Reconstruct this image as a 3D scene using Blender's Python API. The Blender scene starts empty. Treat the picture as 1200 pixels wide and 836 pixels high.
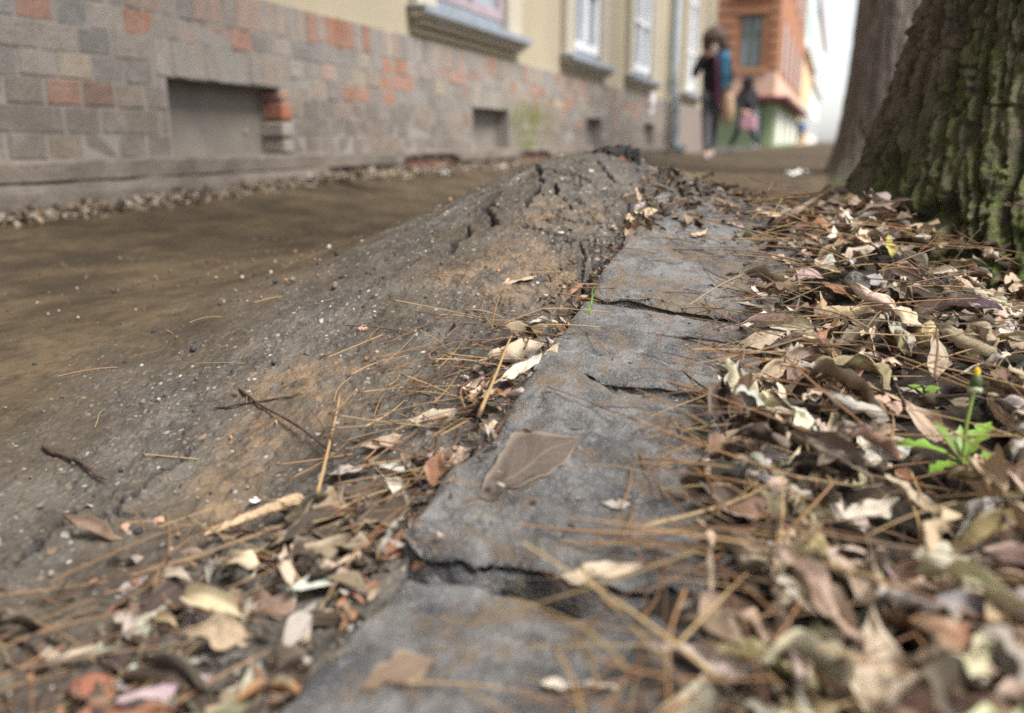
import bpy, bmesh, math, random
import numpy as np
from mathutils import Vector, Matrix

# ------------------------------------------------------------------ camera, world, sun
S = bpy.context.scene
H = 0.27                                   # lens height above the datum, metres
FPX = 1000.0                               # focal length in pixels of the 1200 px wide photograph
PITCH = math.atan(252 / FPX)
YAW = math.atan(377 / math.hypot(FPX, 252))
cam = bpy.data.cameras.new("camera")
cam_ob = bpy.data.objects.new("camera", cam)
S.collection.objects.link(cam_ob)
cam_ob.location = (0, 0, H)
cam_ob.rotation_euler = (math.pi / 2 - PITCH, 0, YAW)
cam.sensor_width = 36.0
cam.lens = 36.0 * FPX / 1200
cam.clip_start = 0.02
cam.clip_end = 2000
cam.dof.use_dof = True
cam.dof.focus_distance = 0.90
cam.dof.aperture_fstop = 3.0
cam.dof.aperture_blades = 7
S.camera = cam_ob

SUN_EL, SUN_AZ = math.radians(56), math.radians(104)     # azimuth clockwise from +Y
W = bpy.data.worlds.new("World")
S.world = W
W.use_nodes = True
wt = W.node_tree
wt.nodes.clear()
sky = wt.nodes.new("ShaderNodeTexSky")
sky.sky_type = 'NISHITA'
sky.sun_disc = False
sky.sun_elevation = SUN_EL
sky.sun_rotation = SUN_AZ
sky.air_density = 1.0
sky.dust_density = 1.0
hsv = wt.nodes.new("ShaderNodeHueSaturation")            # an overcast, nearly colourless sky
hsv.inputs["Saturation"].default_value = 0.22
bg = wt.nodes.new("ShaderNodeBackground")
bg.inputs[1].default_value = 0.085
wo = wt.nodes.new("ShaderNodeOutputWorld")
wt.links.new(sky.outputs[0], hsv.inputs["Color"])
wt.links.new(hsv.outputs[0], bg.inputs[0])
wt.links.new(bg.outputs[0], wo.inputs[0])
sl = bpy.data.lights.new("sun", 'SUN')
sl.energy = 3.4
sl.angle = math.radians(26)
sl.color = (1.0, 0.96, 0.9)
so = bpy.data.objects.new("sun", sl)
S.collection.objects.link(so)
sd = Vector((math.sin(SUN_AZ) * math.cos(SUN_EL), math.cos(SUN_AZ) * math.cos(SUN_EL), math.sin(SUN_EL)))
so.rotation_euler = sd.to_track_quat('Z', 'Y').to_euler()
so.location = (8, -2, 9)
S.view_settings.view_transform = 'Standard'
S.view_settings.look = 'None'
S.view_settings.exposure = 1.30
S.view_settings.gamma = 1
S.cycles.max_bounces = 6
S.cycles.diffuse_bounces = 3
S.cycles.use_denoising = False
S.cycles.sample_clamp_direct = 5
S.cycles.sample_clamp_indirect = 2
S.cycles.filter_width = 1.7
S.cycles.denoising_prefilter = 'ACCURATE'

rng = np.random.default_rng(11)
random.seed(5)
COL = S.collection

# ------------------------------------------------------------------ rays: where things of the photo stand
cp_, sp_, cy_, sy_ = math.cos(PITCH), math.sin(PITCH), math.cos(YAW), math.sin(YAW)
CF = np.array([-sy_ * cp_, cy_ * cp_, -sp_])
CR = np.array([cy_, sy_, 0.0])
CU = np.cross(CR, CF)
def ray(px, py):
    return CF + CR * (px - 600) / FPX - CU * (py - 418) / FPX
def at_t(px, py, t):
    return np.array([0, 0, H]) + ray(px, py) * t
def at_y(px, py, Y):
    d = ray(px, py); return np.array([0, 0, H]) + d * (Y / d[1])
def at_x(px, py, X):
    d = ray(px, py); return np.array([0, 0, H]) + d * (X / d[0])

# ------------------------------------------------------------------ numpy noise
def _h(ix, iy, iz, seed):
    n = (ix * 374761393 + iy * 668265263 + iz * 2147483647 + seed * 1274126177) & 0xFFFFFFFF
    n = ((n ^ (n >> 13)) * 1274126177) & 0xFFFFFFFF
    n = ((n ^ (n >> 15)) * 2246822519) & 0xFFFFFFFF
    return ((n ^ (n >> 16)) & 0xFFFFFF) / float(0xFFFFFF)
def vnoise(x, y, z=None, seed=0):
    x = np.asarray(x, float); y = np.asarray(y, float)
    z = np.zeros_like(x) if z is None else np.asarray(z, float)
    ix, iy, iz = np.floor(x).astype(np.int64), np.floor(y).astype(np.int64), np.floor(z).astype(np.int64)
    fx, fy, fz = x - ix, y - iy, z - iz
    fx, fy, fz = [f * f * f * (f * (f * 6 - 15) + 10) for f in (fx, fy, fz)]
    r = 0
    for a in (0, 1):
        for b in (0, 1):
            for c in (0, 1):
                r = r + _h(ix + a, iy + b, iz + c, seed) * (fx if a else 1 - fx) * (fy if b else 1 - fy) * (fz if c else 1 - fz)
    return r * 2 - 1
def fbm(x, y, z=None, oct=4, seed=0, gain=0.5):
    r, a, f = 0, 1.0, 1.0
    for i in range(oct):
        r = r + a * vnoise(np.asarray(x) * f, np.asarray(y) * f, None if z is None else np.asarray(z) * f, seed + i * 17)
        a *= gain; f *= 2.03
    return r
def voro(x, y, seed=0):
    """F1, F2 and a random value of the nearest cell"""
    x = np.asarray(x, float); y = np.asarray(y, float)
    ix, iy = np.floor(x).astype(np.int64), np.floor(y).astype(np.int64)
    f1 = np.full(x.shape, 9.0); f2 = np.full(x.shape, 9.0); cid = np.zeros(x.shape)
    for a in (-1, 0, 1):
        for b in (-1, 0, 1):
            jx, jy = ix + a, iy + b
            d = np.hypot(jx + _h(jx, jy, jx * 0, seed) - x, jy + _h(jx, jy, jx * 0, seed + 7) - y)
            r = _h(jx, jy, jx * 0, seed + 13)
            near = d < f1
            f2 = np.where(near, f1, np.minimum(f2, d))
            cid = np.where(near, r, cid); f1 = np.where(near, d, f1)
    return f1, f2, cid
def sstep(a, b, x):
    t = np.clip((np.asarray(x) - a) / (b - a), 0, 1); return t * t * (3 - 2 * t)

# ------------------------------------------------------------------ the lie of the land (heights below the lens, +H)
KX = -0.25                                              # left edge of the kerb stones
_sl = np.array([(-.3, -.33), (.2, -.315), (.33, -.30), (.43, -.28), (.48, -.262), (.58, -.241), (.68, -.224), (.78, -.202), (.94, -.176), (1.06, -.145), (1.19, -.115), (1.32, -.085), (1.45, -.062), (1.6, -.064), (1.8, -.105), (2.2, -.175), (3, -.225), (6, -.25), (90, -.25)])
_sr = np.array([(-.3, -.30), (.3, -.287), (.47, -.266), (.75, -.229), (.94, -.198), (1.2, -.155), (1.5, -.122), (1.8, -.14), (2.2, -.18), (3, -.225), (6, -.25), (90, -.25)])
_at = np.array([(-.3, -.33), (.2, -.315), (.4, -.30), (.5, -.285), (.6, -.262), (.7, -.235), (.8, -.203), (.94, -.163), (1.06, -.125), (1.19, -.085), (1.3, -.054), (1.45, -.020), (1.6, -.010), (1.75, -.028), (1.95, -.09), (2.2, -.16), (2.6, -.22), (3.2, -.24), (90, -.25)])
_bx = np.array([(-3, 0.10), (-2.1, .09), (-1.95, .07), (-1.75, .035), (-1.5, .012), (-1.0, 0), (0, -.005), (.5, 0)])
_sh = np.array([(0, 1), (.02, 1), (.1, 1.0), (.17, .985), (.3, .80), (.43, .55), (.56, .33), (.8, .10), (1.05, 0), (9, 0)])
def interp(t, x): return np.interp(x, t[:, 0], t[:, 1])
def smooth_interp(t, x, w):
    return (interp(t, x - w) + 2 * interp(t, x - w / 2) + 3 * interp(t, x) + 2 * interp(t, x + w / 2) + interp(t, x + w)) / 9
def z_base(X, Y):
    b = -.255 + interp(_bx, X) * (.55 + .6 * sstep(1.5, 3.6, Y)) * (1 - .6 * sstep(12.5, 18, Y)) - .03 * sstep(1.0, 0.3, Y) * sstep(-1.2, -.4, X)
    return b + H
def z_asphalt(X, Y):
    b = z_base(X, Y)
    top = smooth_interp(_at, Y, .09) + H
    jt = np.minimum(top, smooth_interp(_sl, Y, .06) + H + .006)
    top = jt + (top - jt) * sstep(-.262, -.385, X)
    s = smooth_interp(_sh, np.maximum(-.27 - X, 0), .05)
    return b + (top - b) * s
def z_stone(X, Y):
    l, r = smooth_interp(_sl, Y, .05), smooth_interp(_sr, Y, .05)
    u = np.clip((X - KX) / .2, -.2, 1.3)
    return H + l + (r - l) * u
def z_soil(X, Y):
    r = smooth_interp(_sr, Y, .08) + H
    s = r - .018 - .095 * sstep(.05, .40, X) * sstep(.75, 1.15, Y) * sstep(3.5, 2.0, Y) - .05 * sstep(.2, 2.0, X) * sstep(2.0, 3.2, Y)
    return s + .012 * fbm(X * 9, Y * 9, oct=3, seed=5) + .015 * np.exp(-((np.hypot(X - .46, Y - 1.72) - .42) / .10) ** 2)
def z_ground(X, Y):
    X = np.asarray(X, float); Y = np.asarray(Y, float)
    zs = np.where(X < KX - .012, z_asphalt(X, Y), np.where(X < -.035, z_stone(X, Y), z_soil(X, Y)))
    return np.where((Y > 3.2) & (X < .02), z_base(X, Y), zs)
def at(px, py, lift=0.0, tmax=40.0):
    """the ground point that a ray of the photograph meets first"""
    d = ray(px, py)
    t = .2 * (tmax / .2) ** np.linspace(0, 1, 6000)
    P = np.array([0, 0, H]) + d[None, :] * t[:, None]
    hit = np.nonzero(P[:, 2] < z_ground(P[:, 0], P[:, 1]) + lift)[0]
    return P[hit[0]] if len(hit) else P[-1]

# ------------------------------------------------------------------ objects
def at_hump(px, py):
    """like at(), but never past the crest of the hump"""
    d = ray(px, py); t = np.linspace(.3, 1.72, 4000); P = np.array([0, 0, H]) + d[None, :] * t[:, None]
    g = P[:, 2] - z_ground(P[:, 0], P[:, 1]); hit = np.nonzero(g < 0)[0]
    return P[hit[0]] if len(hit) else P[np.argmin(g)]
def tag(o, label=None, cat=None, group=None, kind=None):
    if label: o['label'] = label
    if cat: o['category'] = cat
    if group: o['group'] = group
    if kind: o['kind'] = kind
    return o
def link(o, parent=None):
    COL.objects.link(o)
    if parent: o.parent = parent
    return o
def empty(name, loc=(0, 0, 0), rz=0.0, **k):
    o = bpy.data.objects.new(name, None); o.location = loc; o.rotation_euler[2] = rz
    o.empty_display_size = .05
    link(o); return tag(o, **k)
def mesh_np(name, V, F, smooth=True, attrs=None, uv=None):
    """V: n x 3, F: m x 3 or m x 4 (or a list of such arrays)"""
    V = np.asarray(V, np.float32)
    Fs = F if isinstance(F, list) else [F]
    Fs = [np.asarray(f, np.int32) for f in Fs if len(f)]
    me = bpy.data.meshes.new(name)
    me.vertices.add(len(V)); me.vertices.foreach_set("co", V.ravel())
    idx = np.concatenate([f.ravel() for f in Fs])
    tot = np.concatenate([np.full(len(f), f.shape[1], np.int32) for f in Fs])
    st = np.concatenate([[0], np.cumsum(tot)[:-1]]).astype(np.int32)
    me.loops.add(len(idx)); me.loops.foreach_set("vertex_index", idx)
    me.polygons.add(len(tot)); me.polygons.foreach_set("loop_start", st); me.polygons.foreach_set("loop_total", tot)
    me.polygons.foreach_set("use_smooth", np.full(len(tot), bool(smooth)))
    for k, v in (attrs or {}).items():
        v = np.asarray(v, np.float32)
        if v.ndim == 1:
            a = me.attributes.new(k, 'FLOAT', 'POINT'); a.data.foreach_set("value", v)
        elif v.shape[1] == 2:
            a = me.attributes.new(k, 'FLOAT2', 'POINT'); a.data.foreach_set("vector", v.ravel())
        else:
            a = me.attributes.new(k, 'FLOAT_VECTOR', 'POINT'); a.data.foreach_set("vector", v.ravel())
    me.update(calc_edges=True); me.validate()
    return me
def obj(name, me, mat=None, parent=None, loc=(0, 0, 0), rot=(0, 0, 0), **k):
    if mat is not None and not me.materials: me.materials.append(mat)
    o = bpy.data.objects.new(name, me); o.location = loc; o.rotation_euler = rot
    link(o, parent); return tag(o, **k)
def grid_faces(nu, nv, wrap=False):
    """vertex index = i * nv + j"""
    i = np.arange(nu - 1)[:, None]; j = np.arange(nv if wrap else nv - 1)[None, :]
    j2 = (j + 1) % nv
    return np.stack([i * nv + j, (i + 1) * nv + j, (i + 1) * nv + j2, i * nv + j2], -1).reshape(-1, 4)
class MB:
    """collects boxes, prisms and tubes into one mesh"""
    def __init__(s): s.v = []; s.f4 = []; s.f3 = []; s.n = 0; s.t = []
    def add(s, V, F, tint=None):
        V = np.asarray(V, float); F = np.asarray(F, int)
        (s.f4 if F.shape[1] == 4 else s.f3).append(F + s.n); s.v.append(V); s.n += len(V)
        if tint is not None: s.t.append(np.tile(np.asarray(tint, float), (len(V), 1)))
    def box(s, x0, x1, y0, y1, z0, z1, tint=None):
        V = [(x, y, z) for x in (x0, x1) for y in (y0, y1) for z in (z0, z1)]
        s.add(V, [(0, 1, 3, 2), (4, 6, 7, 5), (0, 4, 5, 1), (2, 3, 7, 6), (0, 2, 6, 4), (1, 5, 7, 3)], tint)
        return s
    def tube(s, P, R, n=8, cap=True, tint=None):
        V, F = tube_np(P, R, n, cap); s.add(V, F, tint); return s
    def mesh(s, name, smooth=False, attrs=None):
        a = dict(attrs or {})
        if s.t: a['tint'] = np.concatenate(s.t)
        fs = []
        if s.f4: fs.append(np.concatenate(s.f4))
        if s.f3: fs.append(np.concatenate(s.f3))
        return mesh_np(name, np.concatenate(s.v), fs, smooth, a)
    def build(s, name, mat, parent=None, smooth=False, bevel=0, **k):
        o = obj(name, s.mesh(name, smooth), mat, parent, **k)
        if bevel: bev(o, bevel)
        return o
def bev(o, w, seg=2):
    m = o.modifiers.new("bevel", 'BEVEL'); m.width = w; m.segments = seg; m.limit_method = 'ANGLE'
def tube_np(P, R, n=8, cap=True):
    P = np.asarray(P, float); R = np.broadcast_to(np.asarray(R, float), (len(P),))
    T = np.gradient(P, axis=0); T /= np.linalg.norm(T, axis=1)[:, None] + 1e-12
    up = np.array([0, 0, 1.0]) if abs(T[0, 2]) < .9 else np.array([1.0, 0, 0])
    A = np.cross(T, up); A /= np.linalg.norm(A, axis=1)[:, None] + 1e-12
    B = np.cross(T, A)
    a = np.linspace(0, 2 * math.pi, n, endpoint=False)
    V = P[:, None, :] + R[:, None, None] * (A[:, None, :] * np.cos(a)[None, :, None] + B[:, None, :] * np.sin(a)[None, :, None])
    V = V.reshape(-1, 3); F = grid_faces(len(P), n, True)
    if cap:
        V = np.vstack([V, P[0], P[-1]]); k = len(P) * n
        j = np.arange(n); j2 = (j + 1) % n
        F = np.vstack([F, np.stack([j, j2, np.full(n, k), np.full(n, k)], -1)[:, [0, 1, 2, 2]], np.stack([j2 + (len(P) - 1) * n, j + (len(P) - 1) * n, np.full(n, k + 1), np.full(n, k + 1)], -1)])
        F4 = F[F[:, 2] != F[:, 3]]; F3 = F[F[:, 2] == F[:, 3]][:, :3]
        # keep quads only: fans become degenerate-free quads by repeating through the centre
        Q = np.stack([F3[0::2, 0], F3[0::2, 1], F3[0::2, 2], F3[0::2, 2]], -1) if False else None
        return V[:k], grid_faces(len(P), n, True)
    return V, F
def blob(seed, sub=3, amp=.25, freq=1.5, scale=(1, 1, 1), facet=False):
    bm = bmesh.new(); bmesh.ops.create_icosphere(bm, subdivisions=sub, radius=1)
    V = np.array([v.co for v in bm.verts]); F = np.array([[v.index for v in f.verts] for f in bm.faces]); bm.free()
    n = fbm(V[:, 0] * freq + seed * 3.1, V[:, 1] * freq, V[:, 2] * freq, 3, seed)
    if facet:
        r_ = np.random.default_rng(seed)
        for _ in range(9):
            d = r_.normal(size=3); d /= np.linalg.norm(d); lim = r_.uniform(.55, .85)
            ov = np.maximum(V @ d - lim, 0); V = V - ov[:, None] * d
    V = V * (1 + amp * n)[:, None] * np.array(scale)
    return V, F

# ------------------------------------------------------------------ materials
class NT:
    def __init__(s, name):
        s.m = bpy.data.materials.new(name); s.m.use_nodes = True
        s.t = s.m.node_tree; s.b = s.t.nodes["Principled BSDF"]
    def n(s, typ, **k):
        o = s.t.nodes.new("ShaderNode" + typ)
        for a, v in k.items(): setattr(o, a, v)
        return o
    def set(s, sock, v):
        if isinstance(v, bpy.types.NodeSocket): s.t.links.new(v, sock)
        elif v is not None:
            if isinstance(v, (tuple, list)) and len(v) == 3 and sock.type == 'RGBA': v = (*v, 1)
            sock.default_value = v
    def coord(s, kind="Object", scale=None):
        c = s.n("TexCoord").outputs[kind]
        if scale is None: return c
        m = s.n("Mapping"); s.set(m.inputs[0], c); m.inputs["Scale"].default_value = scale if isinstance(scale, tuple) else (scale,) * 3
        return m.outputs[0]
    def noise(s, vec, scale, detail=4, rough=.55, dist=0.0):
        o = s.n("TexNoise"); s.set(o.inputs["Vector"], vec); o.inputs["Scale"].default_value = scale
        o.inputs["Detail"].default_value = detail; o.inputs["Roughness"].default_value = rough; o.inputs["Distortion"].default_value = dist
        return o.outputs[0]
    def voro(s, vec, scale, feature='F1', out="Distance", rand=1.0):
        o = s.n("TexVoronoi"); o.feature = feature; s.set(o.inputs["Vector"], vec); o.inputs["Scale"].default_value = scale
        o.inputs["Randomness"].default_value = rand
        return o.outputs[out]
    def ramp(s, fac, stops, interp='LINEAR'):
        o = s.n("ValToRGB"); s.set(o.inputs[0], fac); o.color_ramp.interpolation = interp
        e = o.color_ramp.elements
        while len(e) > 1: e.remove(e[0])
        e[0].position = stops[0][0]; e[0].color = _c(stops[0][1])
        for p, c in stops[1:]:
            x = e.new(p); x.color = _c(c)
        return o.outputs[0]
    def mix(s, fac, a, b, blend='MIX'):
        o = s.n("Mix"); o.data_type = 'RGBA'; o.blend_type = blend
        s.set(o.inputs[0], fac); s.set(o.inputs[6], a); s.set(o.inputs[7], b); return o.outputs[2]
    def math(s, op, a, b=None, c=None, clamp=False):
        o = s.n("Math"); o.operation = op; o.use_clamp = clamp
        s.set(o.inputs[0], a)
        if b is not None: s.set(o.inputs[1], b)
        if c is not None: s.set(o.inputs[2], c)
        return o.outputs[0]
    def attr(s, name, out="Fac"):
        o = s.n("Attribute"); o.attribute_name = name; return o.outputs[out]
    def sep(s, v):
        o = s.n("SeparateXYZ"); s.set(o.inputs[0], v); return o.outputs
    def bump(s, h, strength=.5, dist=.005, normal=None):
        o = s.n("Bump"); s.set(o.inputs["Height"], h); o.inputs["Strength"].default_value = strength; o.inputs["Distance"].default_value = dist
        if normal is not None: s.set(o.inputs["Normal"], normal)
        return o.outputs[0]
    def out(s, col=None, rough=None, normal=None, **k):
        s.set(s.b.inputs["Base Color"], col); s.set(s.b.inputs["Roughness"], rough)
        if normal is not None: s.set(s.b.inputs["Normal"], normal)
        for a, v in k.items(): s.set(s.b.inputs[a.replace("_", " ")], v)
        return s.m
def _c(c):
    if isinstance(c, (int, float)): return (c, c, c, 1)
    return (*c, 1) if len(c) == 3 else c
def plain(name, col, rough=.7, var=.25, scale=8.0, bump=.0, bscale=40.0, metallic=0.0, coord="Object"):
    n = NT(name); v = n.coord(coord)
    a = n.noise(v, scale, 5, .6)
    c = n.mix(n.ramp(a, [(.3, 0), (.7, 1)]), tuple(x * (1 - var) for x in col), tuple(min(1, x * (1 + var)) for x in col))
    nm = n.bump(n.noise(v, bscale, 4), bump, .01) if bump else None
    return n.out(c, rough, nm, Metallic=metallic)

def mat_asphalt():
    n = NT("asphalt"); v = n.coord()
    wv = n.n("VectorMath", operation='MULTIPLY_ADD'); nz = n.n("TexNoise"); nz.inputs["Scale"].default_value = 90; n.set(nz.inputs["Vector"], v)
    n.set(wv.inputs[0], nz.outputs[1]); wv.inputs[1].default_value = (.006,) * 3; n.set(wv.inputs[2], v)
    v2 = wv.outputs[0]
    cell = n.voro(v2, 190, out="Color"); cs = n.sep(cell)
    dist = n.voro(v2, 190)
    chip = n.ramp(cs[0], [(0, (.026, .024, .022)), (.30, (.058, .051, .044)), (.58, (.100, .088, .075)), (.78, (.15, .113, .078)), (.88, (.050, .048, .052)), (.945, (.27, .24, .20)), (.985, (.50, .47, .42))], 'CONSTANT')
    binder = n.mix(n.noise(v, 45, 5), (.032, .029, .026), (.076, .067, .057))
    grey = n.mix(n.ramp(dist, [(.28, 1), (.52, 0)]), binder, chip)
    big = n.voro(v2, 70, out="Color"); bs = n.sep(big); bd = n.voro(v2, 70)
    bigm = n.math('MULTIPLY', n.ramp(bs[1], [(.80, 0), (.82, 1)]), n.ramp(bd, [(.22, 1), (.3, 0)]))
    bigc = n.ramp(bs[2], [(0, (.10, .09, .085)), (.4, (.03, .03, .033)), (.65, (.19, .12, .085)), (.82, (.22, .20, .18)), (.93, (.48, .44, .38))], 'CONSTANT')
    grey = n.mix(bigm, grey, bigc)
    grey = n.mix(n.math('MULTIPLY', n.ramp(n.noise(v, 14, 6, .65), [(.42, 0), (.62, 1)]), .5), grey, (.140, .121, .101))      # dust worn pale
    silt = n.attr("silt"); mud = n.attr("mud"); cr = n.attr("crack")
    sn = n.noise(v, 26, 7, .7)
    siltc = n.mix(n.ramp(n.noise(v, 5, 5, .6), [(.35, 0), (.65, 1)]), (.042, .032, .021), (.104, .077, .047))
    siltc = n.mix(n.ramp(sn, [(.45, 0), (.75, 1)]), siltc, (.034, .025, .018))
    siltc = n.mix(n.ramp(n.noise(n.coord(scale=(1, .35, 1)), 7, 6, .7, .6), [(.54, 0), (.66, .75)]), siltc, (.040, .030, .022))
    siltc = n.mix(n.ramp(n.noise(v, 300, 3), [(.6, 0), (.78, .7)]), siltc, (.17, .13, .09))
    sf = n.math('MULTIPLY', silt, n.ramp(n.math('ADD', n.noise(v, 55, 6, .7), n.math('MULTIPLY', silt, .35)), [(.42, 0), (.68, 1)]))
    col = n.mix(sf, grey, siltc)
    mudc = n.mix(n.ramp(n.noise(v, 60, 6, .7), [(.3, 0), (.7, 1)]), (.120, .078, .046), (.215, .150, .095))
    mf = n.math('MULTIPLY', mud, n.ramp(n.noise(v, 34, 7, .75), [(.41, 0), (.54, .9)]))
    col = n.mix(mf, col, mudc)
    col = n.mix(n.math('MULTIPLY', cr, .95), col, (.012, .011, .010))                   # fresh tar in the breaks
    h = n.math('ADD', n.math('MULTIPLY', n.ramp(dist, [(0, 1), (.6, 0)]), n.math('SUBTRACT', 1, n.math('MULTIPLY', sf, .8))), n.math('MULTIPLY', n.noise(v, 400, 4), .8))
    h = n.math('ADD', h, n.math('MULTIPLY', n.noise(v, 60, 6, .7), 2.2))
    h = n.math('ADD', h, n.math('MULTIPLY', mf, .7))
    r = n.math('ADD', n.math('ADD', .40, n.math('MULTIPLY', sf, .18)), n.math('MULTIPLY', sn, .30))
    return n.out(col, r, n.bump(h, .6, .0028), Specular_IOR_Level=n.math('SUBTRACT', .38, n.math('MULTIPLY', sf, .26)))
def mat_kerb():
    n = NT("kerb_basalt"); v = n.coord()
    a = n.noise(v, 16, 8, .65); b = n.noise(v, 70, 7, .7); c = n.noise(v, 420, 3)
    col = n.mix(n.ramp(a, [(.40, 0), (.58, 1)]), (.052, .053, .058), (.178, .173, .170))
    col = n.mix(n.ramp(b, [(.38, .8), (.50, 0)]), col, (.075, .072, .073))
    col = n.mix(n.ramp(n.noise(v, 33, 7, .75), [(.57, 0), (.67, .6)]), col, (.28, .272, .268))
    col = n.mix(n.ramp(c, [(.56, 0), (.70, .8)]), col, (.30, .29, .28))
    col = n.mix(n.ramp(n.noise(v, 240, 4, .7), [(.58, 0), (.70, .75)]), col, (.055, .052, .05))
    br = n.ramp(n.noise(v, 15, 8, .8, .5), [(.50, 0), (.58, .75)])
    col = n.mix(br, col, (.15, .105, .065))
    h = n.math('ADD', n.math('MULTIPLY', b, 1.6), n.math('MULTIPLY', c, .5))
    h = n.math('ADD', h, n.math('MULTIPLY', n.noise(v, 190, 5, .7), .9))
    return n.out(col, n.math('ADD', .20, n.math('MULTIPLY', b, .42)), n.bump(h, 1.0, .0042), Specular_IOR_Level=.5)
def mat_soil():
    n = NT("soil"); v = n.coord()
    col = n.mix(n.ramp(n.noise(v, 40, 7, .7), [(.35, 0), (.65, 1)]), (.014, .010, .007), (.052, .036, .023))
    col = n.mix(n.ramp(n.noise(v, 160, 5, .7), [(.56, 0), (.7, .8)]), col, (.13, .09, .055))
    return n.out(col, .9, n.bump(n.noise(v, 110, 8, .75), 1, .01))
def mat_leaf(name, use_attr):
    n = NT(name)
    if use_attr:
        tint = n.attr("tint", "Color"); seedv = n.n("TexCoord").outputs["Object"]
    else:
        oi = n.n("ObjectInfo"); tint = oi.outputs["Color"]; vm = n.n("VectorMath", operation='ADD')
        n.set(vm.inputs[0], n.n("TexCoord").outputs["Object"]); n.set(vm.inputs[1], oi.outputs["Location"]); seedv = vm.outputs[0]
    uv = n.attr("luv", "Vector"); s = n.sep(uv)
    av = n.math('ABSOLUTE', s[1])
    ph = n.math('FRACT', n.math('SUBTRACT', n.math('MULTIPLY', s[0], 9.0), n.math('MULTIPLY', av, 2.6)))
    vein = n.ramp(n.math('ABSOLUTE', n.math('SUBTRACT', ph, .5)), [(.02, 1), (.10, 0)])
    mid = n.ramp(av, [(.015, 1), (.06, 0)])
    vv = n.math('MAXIMUM', n.math('MULTIPLY', vein, .45), mid)
    blot = n.noise(seedv, 75, 6, .7); fine = n.noise(seedv, 320, 4, .7)
    col = n.mix(n.ramp(blot, [(.34, .7), (.50, 0)]), tint, n.mix(1.0, tint, (.42, .36, .32), 'MULTIPLY'))
    col = n.mix(n.ramp(fine, [(.58, 0), (.72, .55)]), col, n.mix(1.0, tint, (.30, .25, .22), 'MULTIPLY'))
    col = n.mix(n.math('MULTIPLY', vv, .35), col, n.mix(.5, tint, (.48, .36, .24)))
    col = n.mix(n.ramp(av, [(.72, 0), (1.0, .45)]), col, n.mix(.5, tint, (.62, .52, .38)))
    h = n.math('ADD', n.math('MULTIPLY', vv, -.5), n.math('MULTIPLY', blot, 1.3))
    m = n.out(col, n.math('ADD', .5, n.math('MULTIPLY', fine, .35)), n.bump(h, .6, .0018), Specular_IOR_Level=.22)
    return m
def mat_needle(name, use_attr):
    n = NT(name)
    tint = n.attr("tint", "Color") if use_attr else n.n("ObjectInfo").outputs["Color"]
    u = n.attr("nu")
    col = n.mix(n.ramp(u, [(.0, 1), (.05, .8), (.09, 0)]), tint, (.045, .028, .02))
    return n.out(col, .5, Specular_IOR_Level=.35)
def mat_bark(name="bark", k=1.0, lo=(.048, .038, .027), hi=(.175, .140, .098)):
    n = NT(name); v = n.coord()
    cav = n.attr("ridge"); mo = n.attr("moss")
    a = n.noise(n.coord(scale=(1, 1, .35)), 26, 8, .7); b = n.noise(v, 120, 7, .75)
    col = n.mix(n.ramp(a, [(.34, 0), (.66, 1)]), tuple(x * k for x in lo), tuple(x * k for x in hi))
    col = n.mix(n.ramp(b, [(.55, 0), (.72, .7)]), col, (.25, .21, .165))
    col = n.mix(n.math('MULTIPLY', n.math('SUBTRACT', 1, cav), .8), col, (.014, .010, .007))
    film = n.math('MULTIPLY', n.ramp(n.noise(v, 14, 6, .7), [(.42, 0), (.62, .7 if k < 2.2 else .15)]), n.math('ADD', .4, mo, clamp=True))                     # algae film
    col = n.mix(film, col, (.060, .066, .030))
    mf = n.math('MULTIPLY', mo, n.ramp(n.noise(v, 38, 7, .75), [(.42, 0), (.52, 1)]))
    mc = n.mix(n.ramp(n.noise(v, 170, 5, .7), [(.35, 0), (.68, 1)]), (.040, .060, .008), (.26, .34, .040))
    col = n.mix(mf, col, mc)
    li = n.ramp(n.noise(v, 210, 4, .6), [(.68, 0), (.73, .8)])
    col = n.mix(n.math('MULTIPLY', li, mo), col, (.34, .36, .24))
    h = n.math('ADD', n.math('MULTIPLY', b, 1.4), n.math('MULTIPLY', n.noise(v, 380, 5, .7), n.math('ADD', .5, mf)))
    return n.out(col, .85, n.bump(h, 1.0, .010))
def mat_brick(name, use_attr):
    n = NT(name); v = n.coord()
    if use_attr:
        tint = n.attr("tint", "Color")
    else:
        oi = n.n("ObjectInfo"); tint = oi.outputs["Color"]
        vm = n.n("VectorMath", operation='ADD'); n.set(vm.inputs[0], v); n.set(vm.inputs[1], oi.outputs["Location"]); v = vm.outputs[0]
    col = n.mix(n.ramp(n.noise(v, 22, 6, .65), [(.35, .45), (.62, 0)]), tint, n.mix(1.0, tint, (.6, .58, .57), 'MULTIPLY'))
    col = n.mix(n.ramp(n.noise(v, 9, 5, .6), [(.5, 0), (.7, .4)]), col, (.33, .29, .26))
    geo = n.n("NewGeometry").outputs["Position"]; gp = n.sep(geo)
    yy = n.math('ABSOLUTE', n.math('SUBTRACT', gp[1], 6.15))                          # damp green patch beside the second cellar opening
    zz = n.math('ABSOLUTE', n.math('SUBTRACT', gp[2], H + .08))
    mm = n.math('MULTIPLY', n.ramp(yy, [(.35, 1), (.8, 0)]), n.ramp(zz, [(.12, 1), (.24, 0)]))
    mm = n.math('MULTIPLY', mm, n.ramp(n.noise(geo, 3.2, 5, .65), [(.36, 0), (.50, .9)]))
    col = n.mix(mm, col, (.12, .125, .03))
    return n.out(col, .88, n.bump(n.noise(v, 60, 6, .7), .8, .010))
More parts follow.
